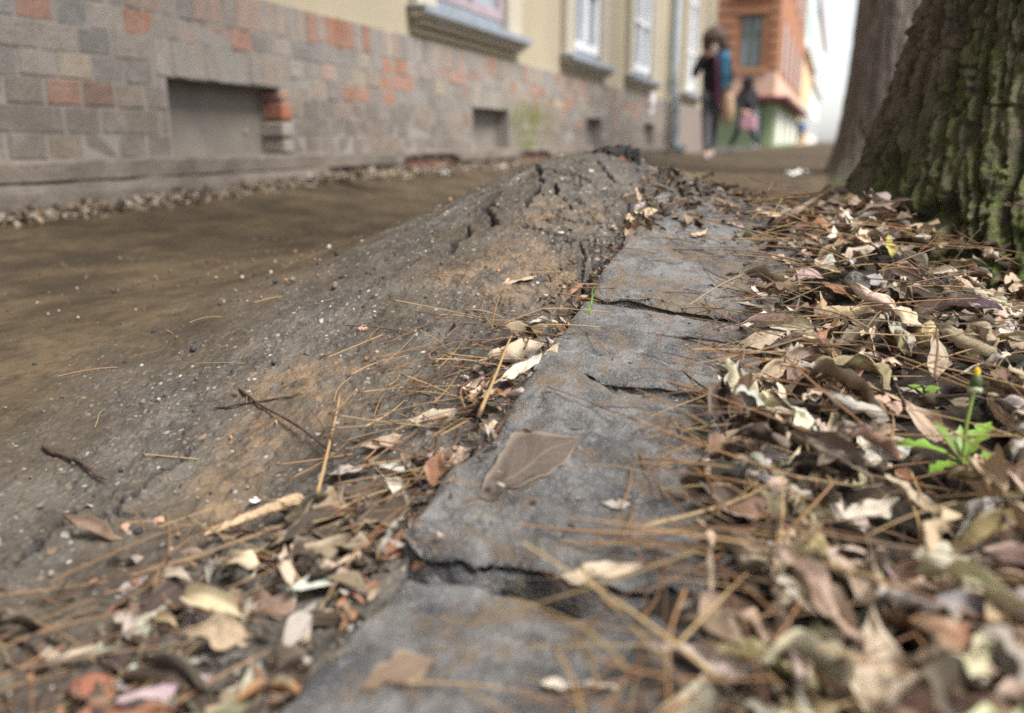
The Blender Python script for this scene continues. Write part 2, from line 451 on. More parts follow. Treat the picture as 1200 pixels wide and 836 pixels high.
def mat_plaster(name, col, stain=.35):
    n = NT(name); v = n.coord()
    c = n.mix(n.ramp(n.noise(v, 2.2, 6, .6), [(.35, stain), (.65, 0)]), col, tuple(x * .72 for x in col))
    c = n.mix(n.ramp(n.noise(n.coord(scale=(3, 3, .35)), 4, 5, .65), [(.55, 0), (.72, .3)]), c, tuple(x * .55 for x in col))
    return n.out(c, .9, n.bump(n.noise(v, 70, 6, .7), .5, .006))
def mat_glass(name, col=(.17, .20, .23)):
    n = NT(name)
    return n.out(n.mix(n.noise(n.coord(), 1.6, 3), col, tuple(x * 1.8 for x in col)), .08, Specular_IOR_Level=.6)

M = {
 'asphalt': mat_asphalt(), 'kerb': mat_kerb(), 'soil': mat_soil(),
 'leaf': mat_leaf("dead_leaf", False), 'leaf_a': mat_leaf("dead_leaf_litter", True),
 'needle': mat_needle("pine_needle", False), 'needle_a': mat_needle("pine_needle_litter", True),
 'bark': mat_bark("bark", 1.9), 'bark2': mat_bark("smooth_bark", 2.5, (.052, .042, .037), (.125, .100, .088)), 'brick': mat_brick("brick", False), 'brick_a': mat_brick("brick_far", True),
 'mortar': mat_plaster("mortar", (.245, .225, .202)), 'render': mat_plaster("cream_render", (.37, .32, .225)),
 'concrete': plain("ledge_concrete", (.150, .124, .102), .9, .3, 7, .7, 70),
 'plinth_far': mat_plaster("brown_render", (.22, .175, .15)),
 'panel': plain("grey_panel", (.165, .145, .122), .75, .25, 5, .3, 60),
 'trim': mat_plaster("pale_trim", (.43, .385, .315), .3), 'zinc': plain("zinc", (.36, .40, .45), .42, .2, 12, .2, 60, .6),
 'pipe': plain("pipe_zinc", (.36, .41, .46), .5, .2, 9, .15, 50, .35),
 'mauve': plain("mauve_paint", (.31, .25, .28), .5, .15), 'white': plain("white_paint", (.72, .72, .74), .5, .1),
 'glass': mat_glass("window_glass"), 'curtain': plain("net_curtain", (.55, .56, .56), .9, .2, 30),
 'orange': mat_plaster("orange_render", (.35, .155, .082), .4), 'orange_lt': mat_plaster("orange_trim", (.38, .19, .11), .3),
 'pinkband': mat_plaster("pink_render", (.60, .40, .30), .3), 'maroon': plain("maroon_awning", (.12, .02, .025), .7, .2),
 'sage': plain("sage_panel", (.24, .30, .16), .7, .15), 'sage_dk': plain("sage_frame", (.11, .14, .085), .6, .15),
 'door': plain("pale_door", (.55, .62, .68), .5, .1), 'peach': mat_plaster("peach_render", (.72, .50, .30), .3),
 'teal': mat_plaster("pale_teal_render", (.50, .68, .64), .2), 'offwhite': mat_plaster("offwhite_render", (.74, .72, .68), .2),
 'rooft': plain("roof_tile", (.25, .10, .06), .8, .3),
 'ground': plain("earth", (.075, .055, .035), .95, .4, 3, .6, 30), 'road': plain("road_asphalt", (.055, .053, .05), .8, .3, 14, .6, 120),
 'skin': plain("skin", (.48, .29, .21), .55, .08), 'hairb': plain("brown_hair", (.045, .022, .012), .6, .5, 30, .8, 60),
 'hairk': plain("black_hair", (.012, .010, .011), .9, .3, 30, .5, 60),
 'black': plain("black_cloth", (.014, .013, .018), .85, .3, 20, .4, 90), 'jeans': plain("grey_jeans", (.085, .085, .095), .85, .3, 14, .4, 120),
 'dkjeans': plain("dark_jeans", (.022, .024, .034), .85, .3, 14, .4, 120), 'bluejeans': plain("blue_jeans", (.09, .17, .36), .85, .3, 14, .4, 120),
 'navy': plain("navy_cloth", (.03, .05, .12), .85, .3, 14), 'burg': plain("burgundy_cloth", (.065, .012, .035), .85, .25, 14, .4, 80),
 'tealc': plain("teal_cloth", (.015, .10, .17), .85, .25, 14, .4, 80), 'tan': plain("tan_leather", (.36, .235, .15), .6, .15, 10),
 'pink': plain("pink_bag", (.55, .30, .37), .6, .12, 10), 'shoe': plain("pale_shoe", (.30, .30, .36), .6, .15),
 'eye': plain("dark_eye", (.02, .015, .012), .2, .1), 'lip': plain("lip", (.36, .12, .11), .5, .1), 'phone': plain("phone_white", (.70, .72, .76), .3, .05),
 'paper': plain("white_paper", (.78, .77, .74), .7, .08, 20), 'green': plain("young_leaf", (.12, .215, .025), .5, .25, 40, .3, 120),
 'stemg': plain("green_stem", (.17, .24, .04), .5, .25, 60), 'budg': plain("bud_green", (.035, .06, .015), .6, .3, 60), 'petal': plain("yellow_petal", (.75, .45, .02), .5, .1),
 'bud_pale': plain("bud_pale", (.32, .36, .22), .6, .15, 60),
 'grass': plain("grass_blade", (.085, .105, .035), .6, .3, 30), 'wood': plain("dry_wood", (.19, .13, .085), .8, .35, 60, .7, 200),
 'palewood': plain("pale_wood", (.40, .28, .17), .75, .3, 60, .7, 150), 'twig': plain("dark_twig", (.055, .032, .022), .8, .35, 80, .6, 200),
 'redbrick': plain("broken_brick", (.27, .105, .065), .9, .3, 60, .9, 200), 'pod': plain("seed_pod", (.42, .33, .17), .6, .3, 60, .4, 200),
 'husk': plain("grey_husk", (.13, .125, .11), .85, .45, 120, 1.0, 260), 'tar': plain("broken_tar", (.030, .028, .027), .65, .5, 60, 1.0, 180),
 'stone_p': plain("pink_pebble", (.42, .24, .18), .6, .3, 60, .4, 200), 'twigs': plain("bare_twigs", (.10, .08, .065), .9, .3),
}
n_ = NT("mixed_gravel"); M['gravel'] = n_.out(n_.mix(n_.ramp(n_.noise(n_.coord(), 300, 3), [(.35, .5), (.6, 0)]), n_.attr("tint", "Color"), n_.mix(1.0, n_.attr("tint", "Color"), (.5, .5, .5), 'MULTIPLY')), .75)

# ------------------------------------------------------------------ ground, road, pavement
gx = np.array([-400, -60, -8, -2.6, 0.1, 2.2, 8, 60, 400.]); gy = np.array([-400, -60, -5, -.6, 3.4, 20, 60, 150, 900.])
GX, GY = np.meshgrid(gx, gy, indexing='ij')
obj("ground", mesh_np("ground", np.stack([GX, GY, np.full(GX.shape, -.14)], -1).reshape(-1, 3), grid_faces(9, 9)[:, ::-1]), M['ground'], kind='structure')
mb = MB(); mb.box(2.6, 8.6, -12, 160, -.16, -.09); mb.build("road", M['road'], kind='structure')

def crack_lines():
    px = [[(627, 198), (637, 220), (619, 234), (616, 246)], [(590, 221), (606, 211), (627, 202), (657, 195)], [(606, 212), (587, 222), (557, 234), (530, 245), (500, 262)],
          [(587, 229), (577, 242), (570, 249), (575, 257), (577, 269)], [(552, 269), (547, 281), (530, 286), (532, 297)], [(651, 219), (659, 237), (668, 246)],
          [(570, 249), (590, 250)], [(614, 267), (624, 271), (661, 286)], [(641, 292), (671, 294), (688, 287)], [(673, 291), (686, 304), (684, 320), (690, 335)],
          [(226, 532), (198, 548), (172, 566), (150, 590)], [(85, 600), (76, 625), (45, 649), (15, 665)], [(76, 627), (112, 619), (149, 612), (189, 607)], [(135, 590), (140, 612)],
          [(640, 205), (665, 206), (690, 214)], [(660, 256), (680, 262), (705, 266)], [(500, 300), (470, 322), (455, 330)], [(700, 190), (712, 206), (722, 216)]]
    return px
XS = np.concatenate([np.linspace(-2.16, -.85, 150, endpoint=False), np.linspace(-.85, -.262, 300)])
YS = np.concatenate([np.linspace(.08, .86, 340, endpoint=False), np.linspace(.86, 1.75, 430, endpoint=False), np.linspace(1.75, 3.25, 120)])
AX, AY = np.meshgrid(XS, YS, indexing='ij')
nx_, ny_ = AX.shape
# broken edge towards the joint
edge = .010 * sstep(.8, .55, AY) - .009 * sstep(.6, .85, AY) + .010 * fbm(AY * 14, AY * 0, oct=3, seed=61) + .006 * vnoise(AY * 70, AY * 0, seed=62) - .008
AX = AX + edge * sstep(-.42, -.262, AX)
Z = z_asphalt(AX, AY)
Z += .0032 * fbm(AX * 6, AY * 6, oct=3, seed=1) + .0010 * fbm(AX * 38, AY * 38, oct=3, seed=2) + .0009 * fbm(AX * 150, AY * 150, oct=2, seed=3)
f1, f2, cid = voro(AX * 95 + .4 * vnoise(AX * 200, AY * 200, seed=9), AY * 95, 4)
silt = sstep(-.40, -.80, AX + .16 * fbm(AX * 5, AY * 5, oct=4, seed=21) + .05 * sstep(.6, .3, AY))
silt = np.maximum(silt, .55 * sstep(-.30, -.5, AX) * sstep(-.1, .5, fbm(AX * 9, AY * 9, oct=3, seed=33)))
Z += (1 - .75 * silt) * .0022 * np.where(cid > .45, sstep(.5, .15, f1), 0)
pit = sstep(.52, .75, fbm(AX * 48, AY * 48, oct=3, seed=41)) * (1 - silt * .7)
Z -= .0035 * pit
crack = np.zeros_like(AX); crackc = np.zeros_like(AX)
wx = AX + .0045 * fbm(AX * 45, AY * 45, oct=3, seed=71); wy = AY + .0045 * fbm(AX * 45, AY * 45, oct=3, seed=72)
for pl in crack_lines():
    P = np.array([at_hump(*q)[:2] for q in pl])
    bb = (wx > P[:, 0].min() - .06) & (wx < P[:, 0].max() + .06) & (wy > P[:, 1].min() - .06) & (wy < P[:, 1].max() + .06)
    if not bb.any(): continue
    qx, qy = wx[bb], wy[bb]; dm = np.full(qx.shape, 9.)
    for a, b in zip(P[:-1], P[1:]):
        ab = b - a; t = np.clip(((qx - a[0]) * ab[0] + (qy - a[1]) * ab[1]) / (ab @ ab + 1e-9), 0, 1)
        dm = np.minimum(dm, np.hypot(qx - a[0] - t * ab[0], qy - a[1] - t * ab[1]))
    w = (.0036 + .0022 * vnoise(qx * 30, qy * 30, seed=77)) * np.where(qy < .8, .6, 1)
    crack[bb] = np.maximum(crack[bb], 1 - sstep(w * .55, w * 1.15, dm))
    crackc[bb] = np.maximum(crackc[bb], 1 - sstep(w * .7, w * 1.7, dm))
    Z[bb] += .005 * np.exp(-(dm / .018) ** 2)             # lips pushed up along the break
c1, c2, c3 = voro(AX * 17 + .35 * fbm(AX * 30, AY * 30, oct=2, seed=81), AY * 17 + .35 * fbm(AX * 30, AY * 30, oct=2, seed=82), 83)
zone = sstep(.9, 1.2, AY) * sstep(2.1, 1.7, AY) * sstep(-.95, -.6, AX) * sstep(-.05, .45, fbm(AX * 4, AY * 4, oct=2, seed=85) + .42)
fine = np.exp(-((c2 - c1) / .06) ** 2) * zone
Z += .0015 * (c3 - .5) * zone
crack = np.maximum(crack, .35 * fine); crackc = np.maximum(crackc, fine)
Z -= .013 * crack
mud = np.zeros_like(AX)
for (px, py, rx, ry) in [(610, 305, .05, .05), (570, 322, .07, .04), (640, 250, .03, .06), (655, 330, .04, .03), (345, 450, .05, .035), (305, 510, .035, .03), (270, 560, .03, .03), (690, 252, .02, .05), (420, 430, .04, .02), (250, 600, .02, .03), (380, 480, .03, .03), (600, 345, .05, .03)]:
    c = at_hump(px, py)
    mud = np.maximum(mud, np.exp(-((AX - c[0]) / rx) ** 2 - ((AY - c[1]) / ry) ** 2))
mud = np.clip(mud * 1.3, 0, 1)
Z += .0025 * mud * sstep(0, .4, fbm(AX * 40, AY * 40, oct=3, seed=91))
V = np.stack([AX, AY, Z], -1)
skirt = V[-1].copy(); skirt[:, 2] -= .07; skirt[:, 0] += .004 + .01 * vnoise(YS * 60, YS * 0, seed=6)
V = np.concatenate([V, skirt[None]], 0)
ext = lambda a, v=None: np.concatenate([a, (a[-1:] if v is None else np.full_like(a[-1:], v))], 0).ravel()
FY = np.concatenate([np.linspace(3.25, 8, 60), np.linspace(8.2, 150, 90)]); FXs = np.concatenate([np.linspace(-2.16, -.27, 40), [-.2, -.12, -.03, .0]])
BX, BY = np.meshgrid(FXs, FY, indexing='ij')
BZ = z_base(BX, BY) + .006 * fbm(BX * 3, BY * 3, oct=3, seed=3) - .10 * (BX > -.01) + (z_asphalt(np.minimum(BX, -.27), BY * 0 + 3.25) - z_base(BX, BY * 0 + 3.25)) * sstep(4.2, 3.25, BY)
V2 = np.stack([BX, BY, BZ], -1).reshape(-1, 3)
n1 = (nx_ + 1) * ny_
me = mesh_np("asphalt_pavement", np.concatenate([V.reshape(-1, 3), V2]), [grid_faces(nx_ + 1, ny_), grid_faces(*BX.shape) + n1], True,
             {"silt": np.concatenate([ext(silt), np.ones(len(V2))]), "mud": np.concatenate([ext(mud), np.zeros(len(V2))]), "crack": np.concatenate([ext(np.maximum(crack, crackc), .9), np.zeros(len(V2))])})
obj("asphalt_pavement", me, M['asphalt'], kind='structure')
lx_, ly_ = np.meshgrid(np.linspace(-9, -2.158, 12), np.linspace(16.3, 35.5, 20), indexing='ij')
obj("side_street", mesh_np("side_street", np.stack([lx_, ly_, z_base(np.full_like(lx_, -2.15), ly_)], -1).reshape(-1, 3), grid_faces(12, 20)), M['road'], kind='structure')
def z_top(X, Y):                                          # ground with the fine relief left out
    return z_ground(X, Y)

# soil verge right of the stones
sx = np.concatenate([np.linspace(-.30, 1.1, 150), np.linspace(1.15, 2.6, 20)]); sy = np.concatenate([np.linspace(.05, 2.4, 240), np.linspace(2.5, 14, 60), np.linspace(15, 150, 40)])
SX, SY = np.meshgrid(sx, sy, indexing='ij')
SZ = z_soil(SX, SY) + .004 * fbm(SX * 40, SY * 40, oct=3, seed=8) - .05 * sstep(-.06, -.14, SX) - .035 * sstep(2.8, 4, SY)
obj("soil_verge", mesh_np("soil_verge", np.stack([SX, SY, SZ], -1).reshape(-1, 3), grid_faces(*SX.shape)), M['soil'], kind='structure')

# ------------------------------------------------------------------ kerb stones
bx_, by_ = np.meshgrid(np.linspace(-.30, -.02, 40), np.linspace(-.3, 3.3, 400), indexing='ij')
bz_ = np.minimum(z_stone(bx_, by_), np.where(bx_ < -.24, z_asphalt(bx_ - .03, by_), 9)) - .022 + .007 * fbm(bx_ * 40, by_ * 40, oct=3, seed=19) - .024 * sstep(.6, .85, by_) * (bx_ < -.235) - .07 * sstep(.035, .014, np.abs(by_ - .470)) * sstep(-.265, -.225, bx_)
kerb = obj("kerb", mesh_np("kerb", np.stack([bx_, by_, bz_], -1).reshape(-1, 3), grid_faces(40, 400)), M['soil'], kind='structure')
stones = [(-.02, .459, .002, -.004), (.481, .737, .004, .010), (.744, .934, .006, -.006), (.952, 1.128, .008, .006), (1.146, 1.285, .004, .012), (1.30, 1.60, .004, .006), (1.62, 1.95, .0, .0), (1.97, 2.3, 0, 0), (2.32, 2.7, 0, 0), (2.72, 3.2, 0, 0)]
def kerb_stone(y0, y1, lift, tilt, i):
    nu, nv = 70, max(50, int((y1 - y0) / .0035))
    x0, x1 = KX, -.042
    u = np.linspace(0, 1, nu); v = np.linspace(0, 1, nv)
    U, Vv = np.meshgrid(u, v, indexing='ij')
    X = x0 + (x1 - x0) * U; Y = y0 + (y1 - y0) * Vv
    ym = (y0 + y1) / 2
    # rough-hewn outline
    eo = .6 if i < 2 else .32
    X = X + eo * ((1 - U) * (.007 * fbm(Y * 18, Y * 0 + i, oct=3, seed=100 + i)) + U * .008 * fbm(Y * 24, Y * 0, oct=3, seed=120 + i))
    Y = Y + eo * ((1 - Vv) * (.008 * fbm(X * 18, X * 0, oct=3, seed=140 + i)) + Vv * (.006 * fbm(X * 24, X * 0, oct=3, seed=160 + i)))
    if i == 1:                                            # the chipped near corner
        Y = Y + (1 - Vv) * .010 * sstep(.12, 0, U) + (1 - Vv) * .010 * sstep(.4, .9, U); X = X - (1 - U) * .014 * sstep(.6, .1, Vv)
    zl = smooth_interp(_sl, np.array([y0, ym, y1]), .03); zr = smooth_interp(_sr, np.array([y0, ym, y1]), .03)
    ll = np.polyfit([y0, ym, y1], zl, 1); lr = np.polyfit([y0, ym, y1], zr, 1)
    Zt = H + np.polyval(ll, Y) * (1 - U) + np.polyval(lr, Y) * U + lift + tilt * (Vv - .5)
    Zt = Zt + [.005, .006, .002, .0025, .003, .003, .003, .003, .003, .003][i] * fbm(X * 9, Y * 9, oct=2, seed=300 + i)
    rough = [1.2, 1.35, .55, .6, .8, .8, 1, 1, 1, 1][i]
    Zt = Zt + rough * (.0035 * fbm(X * 16, Y * 16, oct=3, seed=200 + i) + .0016 * fbm(X * 55, Y * 55, oct=3, seed=220 + i)) + .0006 * fbm(X * 220, Y * 220, oct=2, seed=240 + i)
    Zt = Zt - rough * .004 * sstep(.25, .7, fbm(X * 22, Y * 22, oct=3, seed=260 + i))
    d = np.minimum(np.minimum((X - X[:1]) + .0005, (X[-1:] - X) + .0005), np.minimum((Y - Y[:, :1]) + .0005, (Y[:, -1:] - Y) + .0005))
    rad = np.clip(.014 * rough, .009, .022) * (1 + .5 * fbm(X * 30, Y * 30, oct=2, seed=280 + i))
    k = np.clip(1 - d / rad, 0, 1)
    Zt = Zt - rad * (1 - np.sqrt(np.clip(1 - k * k, 0, 1)))
    top = np.stack([X, Y, Zt], -1).reshape(-1, 3)
    idx = np.arange(nu * nv).reshape(nu, nv)
    ring = np.concatenate([idx[:-1, 0], idx[-1, :-1], idx[:0:-1, -1], idx[0, :0:-1]])
    L = len(ring); a = np.arange(L); b = (a + 1) % L; N0 = nu * nv
    cen = top.mean(0); prev = ring; Vs = [top]; Fs = [grid_faces(nu, nv)]; base = N0
    for dz in (.006, .014, .024, .038, .056, .08, .12):
        m1 = top[ring].copy(); out = m1[:, :2] - cen[:2]; out /= np.linalg.norm(out, axis=1)[:, None]
        m1[:, 2] -= dz
        m1[:, :2] += out * (.0045 * fbm(m1[:, 0] * 45, m1[:, 1] * 45, m1[:, 2] * 60, 3, 400 + i) + .004 * min(dz, .02) / .02 - .10 * max(dz - .02, 0))[:, None]
        cur = base + a; Fs.append(np.stack([prev[a], prev[b], cur[b], cur[a]], -1)); Vs.append(m1); prev = cur; base += L
    me = mesh_np("kerb_stone", np.concatenate(Vs), Fs)
    return obj("kerb_stone", me, M['kerb'], kerb)
from mathutils.bvhtree import BVHTree
STONE_TREES = []
for i, s in enumerate(stones):
    m_ = kerb_stone(*s, i).data
    STONE_TREES.append(BVHTree.FromPolygons([v.co[:] for v in m_.vertices], [p.vertices[:] for p in m_.polygons]))
def z_real_stone(x, y):
    z = [h[0].z for h in (t.ray_cast(Vector((x, y, 2)), Vector((0, 0, -1))) for t in STONE_TREES) if h[0] is not None]
    return max(z) if z else None

# ------------------------------------------------------------------ dead leaves
TONES = {'cream': (.48, .395, .295), 'tan': (.42, .32, .22), 'brown': (.165, .118, .083), 'grey': (.34, .305, .275), 'red': (.25, .125, .075), 'white': (.60, .54, .45), 'olive': (.22, .185, .10), 'dark': (.048, .035, .027), 'yellow': (.46, .40, .12), 'pinkish': (.40, .30, .225), 'flat': (.092, .072, .061)}
WORD = {'cream': 'pale cream', 'tan': 'tan', 'brown': 'brown', 'grey': 'grey', 'red': 'reddish brown', 'white': 'bleached whitish', 'olive': 'olive', 'dark': 'dark rotting', 'yellow': 'yellow', 'pinkish': 'pinkish tan', 'flat': 'brown'}
def leaf_np(r, nu=15, nv=9, wr=.42, curl=None, arc=None, tear=None, wave=None):
    """unit-length leaf lying along +x, upper side +z; returns V, F, uv"""
    curl = r.uniform(.2, 2.0) * (1 if r.random() < .72 else -1) if curl is None else curl
    arc = r.normal(0, .7) if arc is None else arc
    tear = r.random() if tear is None else tear
    wave = r.uniform(.05, .20) if wave is None else wave
    u = np.concatenate([[-.28, -.1], np.linspace(0, 1, nu - 2)]); v = np.linspace(-1, 1, nv)
    U, Vv = np.meshgrid(u, v, indexing='ij')
    uu = np.clip(U, 0, 1); peak = r.uniform(.75, 1.15)
    w = wr / 2 * np.sin(math.pi * uu ** peak) ** r.uniform(.65, .95) * (1 - .25 * uu) + .008
    w = w * (1 + (.10 + .35 * (tear > .6)) * vnoise(U * 7 + 5, np.sign(Vv) * 3, seed=int(r.integers(1e6))) * (np.abs(Vv) > .6))
    th = Vv * curl * (.4 + .6 * np.sin(math.pi * uu)) * (1 + .35 * r.normal() * Vv)
    rad = np.where(np.abs(curl) > .02, w / max(abs(curl), .02), 0) * np.sign(curl)
    y = rad * np.sin(th); z = rad * (1 - np.cos(th))
    sd_ = int(r.integers(1e6))
    z = z + wave * vnoise(U * 4.5, Vv * 1.6, seed=sd_) * (.35 + .65 * np.abs(Vv)) * (U > 0) + .40 * wave * vnoise(U * 11, Vv * 3, seed=sd_ + 1) * (U > 0) + .25 * wave * np.abs(vnoise(U * 8 + Vv * 3, Vv * 4 - U * 3, seed=sd_ + 4)) * (U > 0)
    y = y + .25 * w * vnoise(U * 3, U * 0, seed=sd_ + 2)
    # bend along the length
    tw = r.normal(0, .35); c_, s_ = np.cos(tw * uu), np.sin(tw * uu); y, z = y * c_ - z * s_, y * s_ + z * c_
    a = arc * (U - .4); k = arc if abs(arc) > .02 else .02
    X = np.sin(k * (U - .4)) / k - z * np.sin(a); Zz = (1 - np.cos(k * (U - .4))) / k + z * np.cos(a)
    V = np.stack([X, y, Zz], -1).reshape(-1, 3); V[:, 2] -= np.quantile(V[:, 2], .12)
    return V, grid_faces(len(u), nv), np.stack([U, Vv], -1).reshape(-1, 2)
def euler_np(yaw, pitch, roll):
    return np.array(Matrix.Rotation(yaw, 3, 'Z') @ Matrix.Rotation(pitch, 3, 'Y') @ Matrix.Rotation(roll, 3, 'X'))
variants = []
vr = np.random.default_rng(77)
for i in range(9):
    V, F, uv = leaf_np(vr, 20, 11, wr=vr.uniform(.28, .52))
    variants.append(mesh_np("dead_leaf", V, F, True, {"luv": uv})); variants[-1].materials.append(M['leaf'])

LEAVES = []                                               # x, y, z, length, yaw, pitch, roll, tone, zone
def drop_leaf(x, y, lay, L, tone, zone, tiltmax=.6):
    LEAVES.append((x, y, float(z_top(x, y)) + lay, L, rng.uniform(0, 6.28), rng.normal(0, tiltmax * .55), rng.normal(0, tiltmax * .65), tone, zone))
tone_names = np.array(['cream', 'tan', 'brown', 'grey', 'red', 'white', 'olive', 'dark', 'pinkish'])
def tone_for(x, y):
    p = np.array([.17, .18, .18, .20, .04, .06, .03, .10, .04])
    if x < .25 and y > .85: p = np.array([.15, .20, .19, .20, .04, .05, .02, .11, .04])
    return rng.choice(tone_names, p=p / p.sum())
TC = np.array([.46, 1.72])                                 # centre of the near tree
def in_tree(x, y): return math.hypot(x - TC[0], y - TC[1]) < .47
cnt = 0
while cnt < 4600:                                          # the heap right of the stones
    y = .18 + 2.0 * rng.random() ** 1.15; x = -.07 + rng.random() ** 1.0 * (1.35 if y < 1.4 else .9)
    edgex = -.098 + .05 * vnoise(np.array([y * 6]), np.array([0.]), seed=4)[0]
    if x < edgex or in_tree(x, y) or x > .25 + y * .95: continue
    dens = sstep(edgex, edgex + .10, x)
    if rng.random() > .25 + .75 * dens: continue
    if .75 < y < 1.25 and x < .12 and rng.random() < .3: continue
    drop_leaf(x, y, rng.uniform(.006, .046) * (.3 + .7 * dens), rng.uniform(.038, .080) * (1 if y < 1 or x > .2 else .75), tone_for(x, y), 'heap', .8); cnt += 1
for k in range(135):                                       # hollow of the asphalt at the lower left, and the joint
    y = rng.uniform(.18, .58); x = KX - .01 - abs(rng.normal(0, .085)) * sstep(.75, .3, y) - rng.random() * .03
    if y > .47 and x < KX - .12: continue
    drop_leaf(x, y, rng.uniform(.002, .014), rng.uniform(.03, .06), rng.choice(['brown', 'dark', 'grey', 'tan', 'red', 'cream'], p=[.34, .26, .22, .10, .05, .03]), 'joint', .6)
for k in range(150):
    y = rng.uniform(.55, 1.3); x = KX - .008 + rng.normal(0, .008)
    drop_leaf(x, y, rng.uniform(-.03, .0), rng.uniform(.012, .035), rng.choice(['brown', 'dark', 'grey', 'tan', 'red']), 'joint', .9)
for k in range(210):                                       # dark rotting layer in the hollow at the lower left
    y = rng.uniform(.2, .56); x = KX - .012 - abs(rng.normal(0, .11)) * sstep(.72, .3, y)
    drop_leaf(x, y, rng.uniform(.0, .008), rng.uniform(.02, .05), rng.choice(['brown', 'dark', 'grey', 'red'], p=[.34, .44, .12, .10]), 'joint', .4)
for k in range(60):                                         # pale and brown leaves wedged beside the second stone
    y = rng.uniform(.48, .82); x = KX - .016 - abs(rng.normal(0, .03))
    drop_leaf(x, y, rng.uniform(.0, .012), rng.uniform(.022, .048), rng.choice(['brown', 'grey', 'tan', 'cream', 'dark'], p=[.3, .25, .2, .12, .13]), 'joint', .9)
for k in range(46):
    y = rng.uniform(1.18, 1.52); x = KX + .022 + rng.normal(0, .016)
    drop_leaf(x, y, rng.uniform(.0, .018), rng.uniform(.022, .042), rng.choice(['brown', 'dark', 'tan', 'grey'], p=[.4, .35, .15, .1]), 'hollow', 1.0)
for k in range(70):                                       # on the far stones
    y = rng.uniform(1.02, 1.62); x = rng.uniform(-.23, -.05)
    if y < 1.2 and x < -.12 or x < -.20 and y > 1.35: continue
    drop_leaf(x, y, rng.uniform(.002, .012), rng.uniform(.02, .05), rng.choice(['brown', 'dark', 'tan', 'grey', 'cream'], p=[.45, .40, .10, .04, .01]), 'stones', .25)
for k in range(160):                                       # drift behind the stones, towards the next tree
    y = rng.uniform(1.7, 3.6); x = rng.uniform(-.2, .45)
    if in_tree(x, y): continue
    drop_leaf(x, y, rng.uniform(.005, .03), rng.uniform(.03, .06), rng.choice(['brown', 'tan', 'dark', 'grey', 'cream']), 'far', .9)

MARKS = [("beside the dandelion", 1125, 505), ("beside the grey seed husk", 1003, 336), ("near the seed pod", 1086, 393), ("at the mossy foot of the tree", 1090, 275), ("at the tree's left root", 1000, 262),
 ("by the third kerb stone's right edge", 890, 430), ("by the second kerb stone's right end", 880, 590), ("right of the stone gap", 850, 700), ("beside the big spade shaped leaf", 1024, 770), ("in the bottom right corner", 1180, 800),
 ("beside the long cream leaf", 1066, 590), ("at the right edge of the photo", 1190, 420), ("around the arched cream leaf", 600, 415), ("beside the pale wood splinter", 300, 600), ("in the bottom left corner", 60, 800), ("by the second kerb stone's left corner", 460, 600),
 ("left of the nearest kerb stone", 390, 760), ("in the hollow behind the asphalt crest", 770, 225), ("on the far kerb stones", 830, 275), ("in the drift beyond the kerb stones", 920, 240), ("on the fourth kerb stone", 800, 325), ("on the asphalt hump", 560, 330),
 ("left of the seed husk", 930, 340), ("in the joint by the grass blade", 685, 350), ("on the muddy asphalt at the left", 330, 470), ("in the lower left litter", 220, 730), ("in the litter below the dandelion", 1120, 660), ("right of the second kerb stone", 950, 540)]
def mark(px, py): return min(MARKS, key=lambda m: math.hypot(m[1] - px, (m[2] - py) * 1.15))[0]
def unlike(objs):
    """pairs and threes that would read alike are told apart by their place"""
    by = {}
    for o, q_ in objs: by.setdefault(o['label'], []).append((q_[1], q_[0], o))
    for lab, l in by.items():
        if len(l) == 1 or len(l) > 7: continue
        if len(l) > 3:
            l.sort(key=lambda a: a[1])
            for w, a in zip(("leftmost", "second from left", "third from left", "fourth from left", "fifth from left", "sixth from left", "seventh from left"), l): a[2]['label'] = f"{w}, {lab}"
            continue
        l.sort(key=lambda a: a[:2])
        for w, a in zip({2: ("farther", "nearer"), 3: ("farthest", "middle", "nearest")}[len(l)], l): a[2]['label'] = f"{w} {lab}"
def leaf_name_label(tone, zone):
    where = {'heap': 'in the leaf litter right of the kerb stones', 'joint': 'in the litter filling the joint left of the kerb stones', 'hollow': 'in the hollow between the asphalt crest and the far kerb stones', 'stones': 'lying on the far kerb stones', 'far': 'in the drift of leaves beyond the kerb stones'}[zone]
    return f"{WORD[tone]} dead leaf {where}"
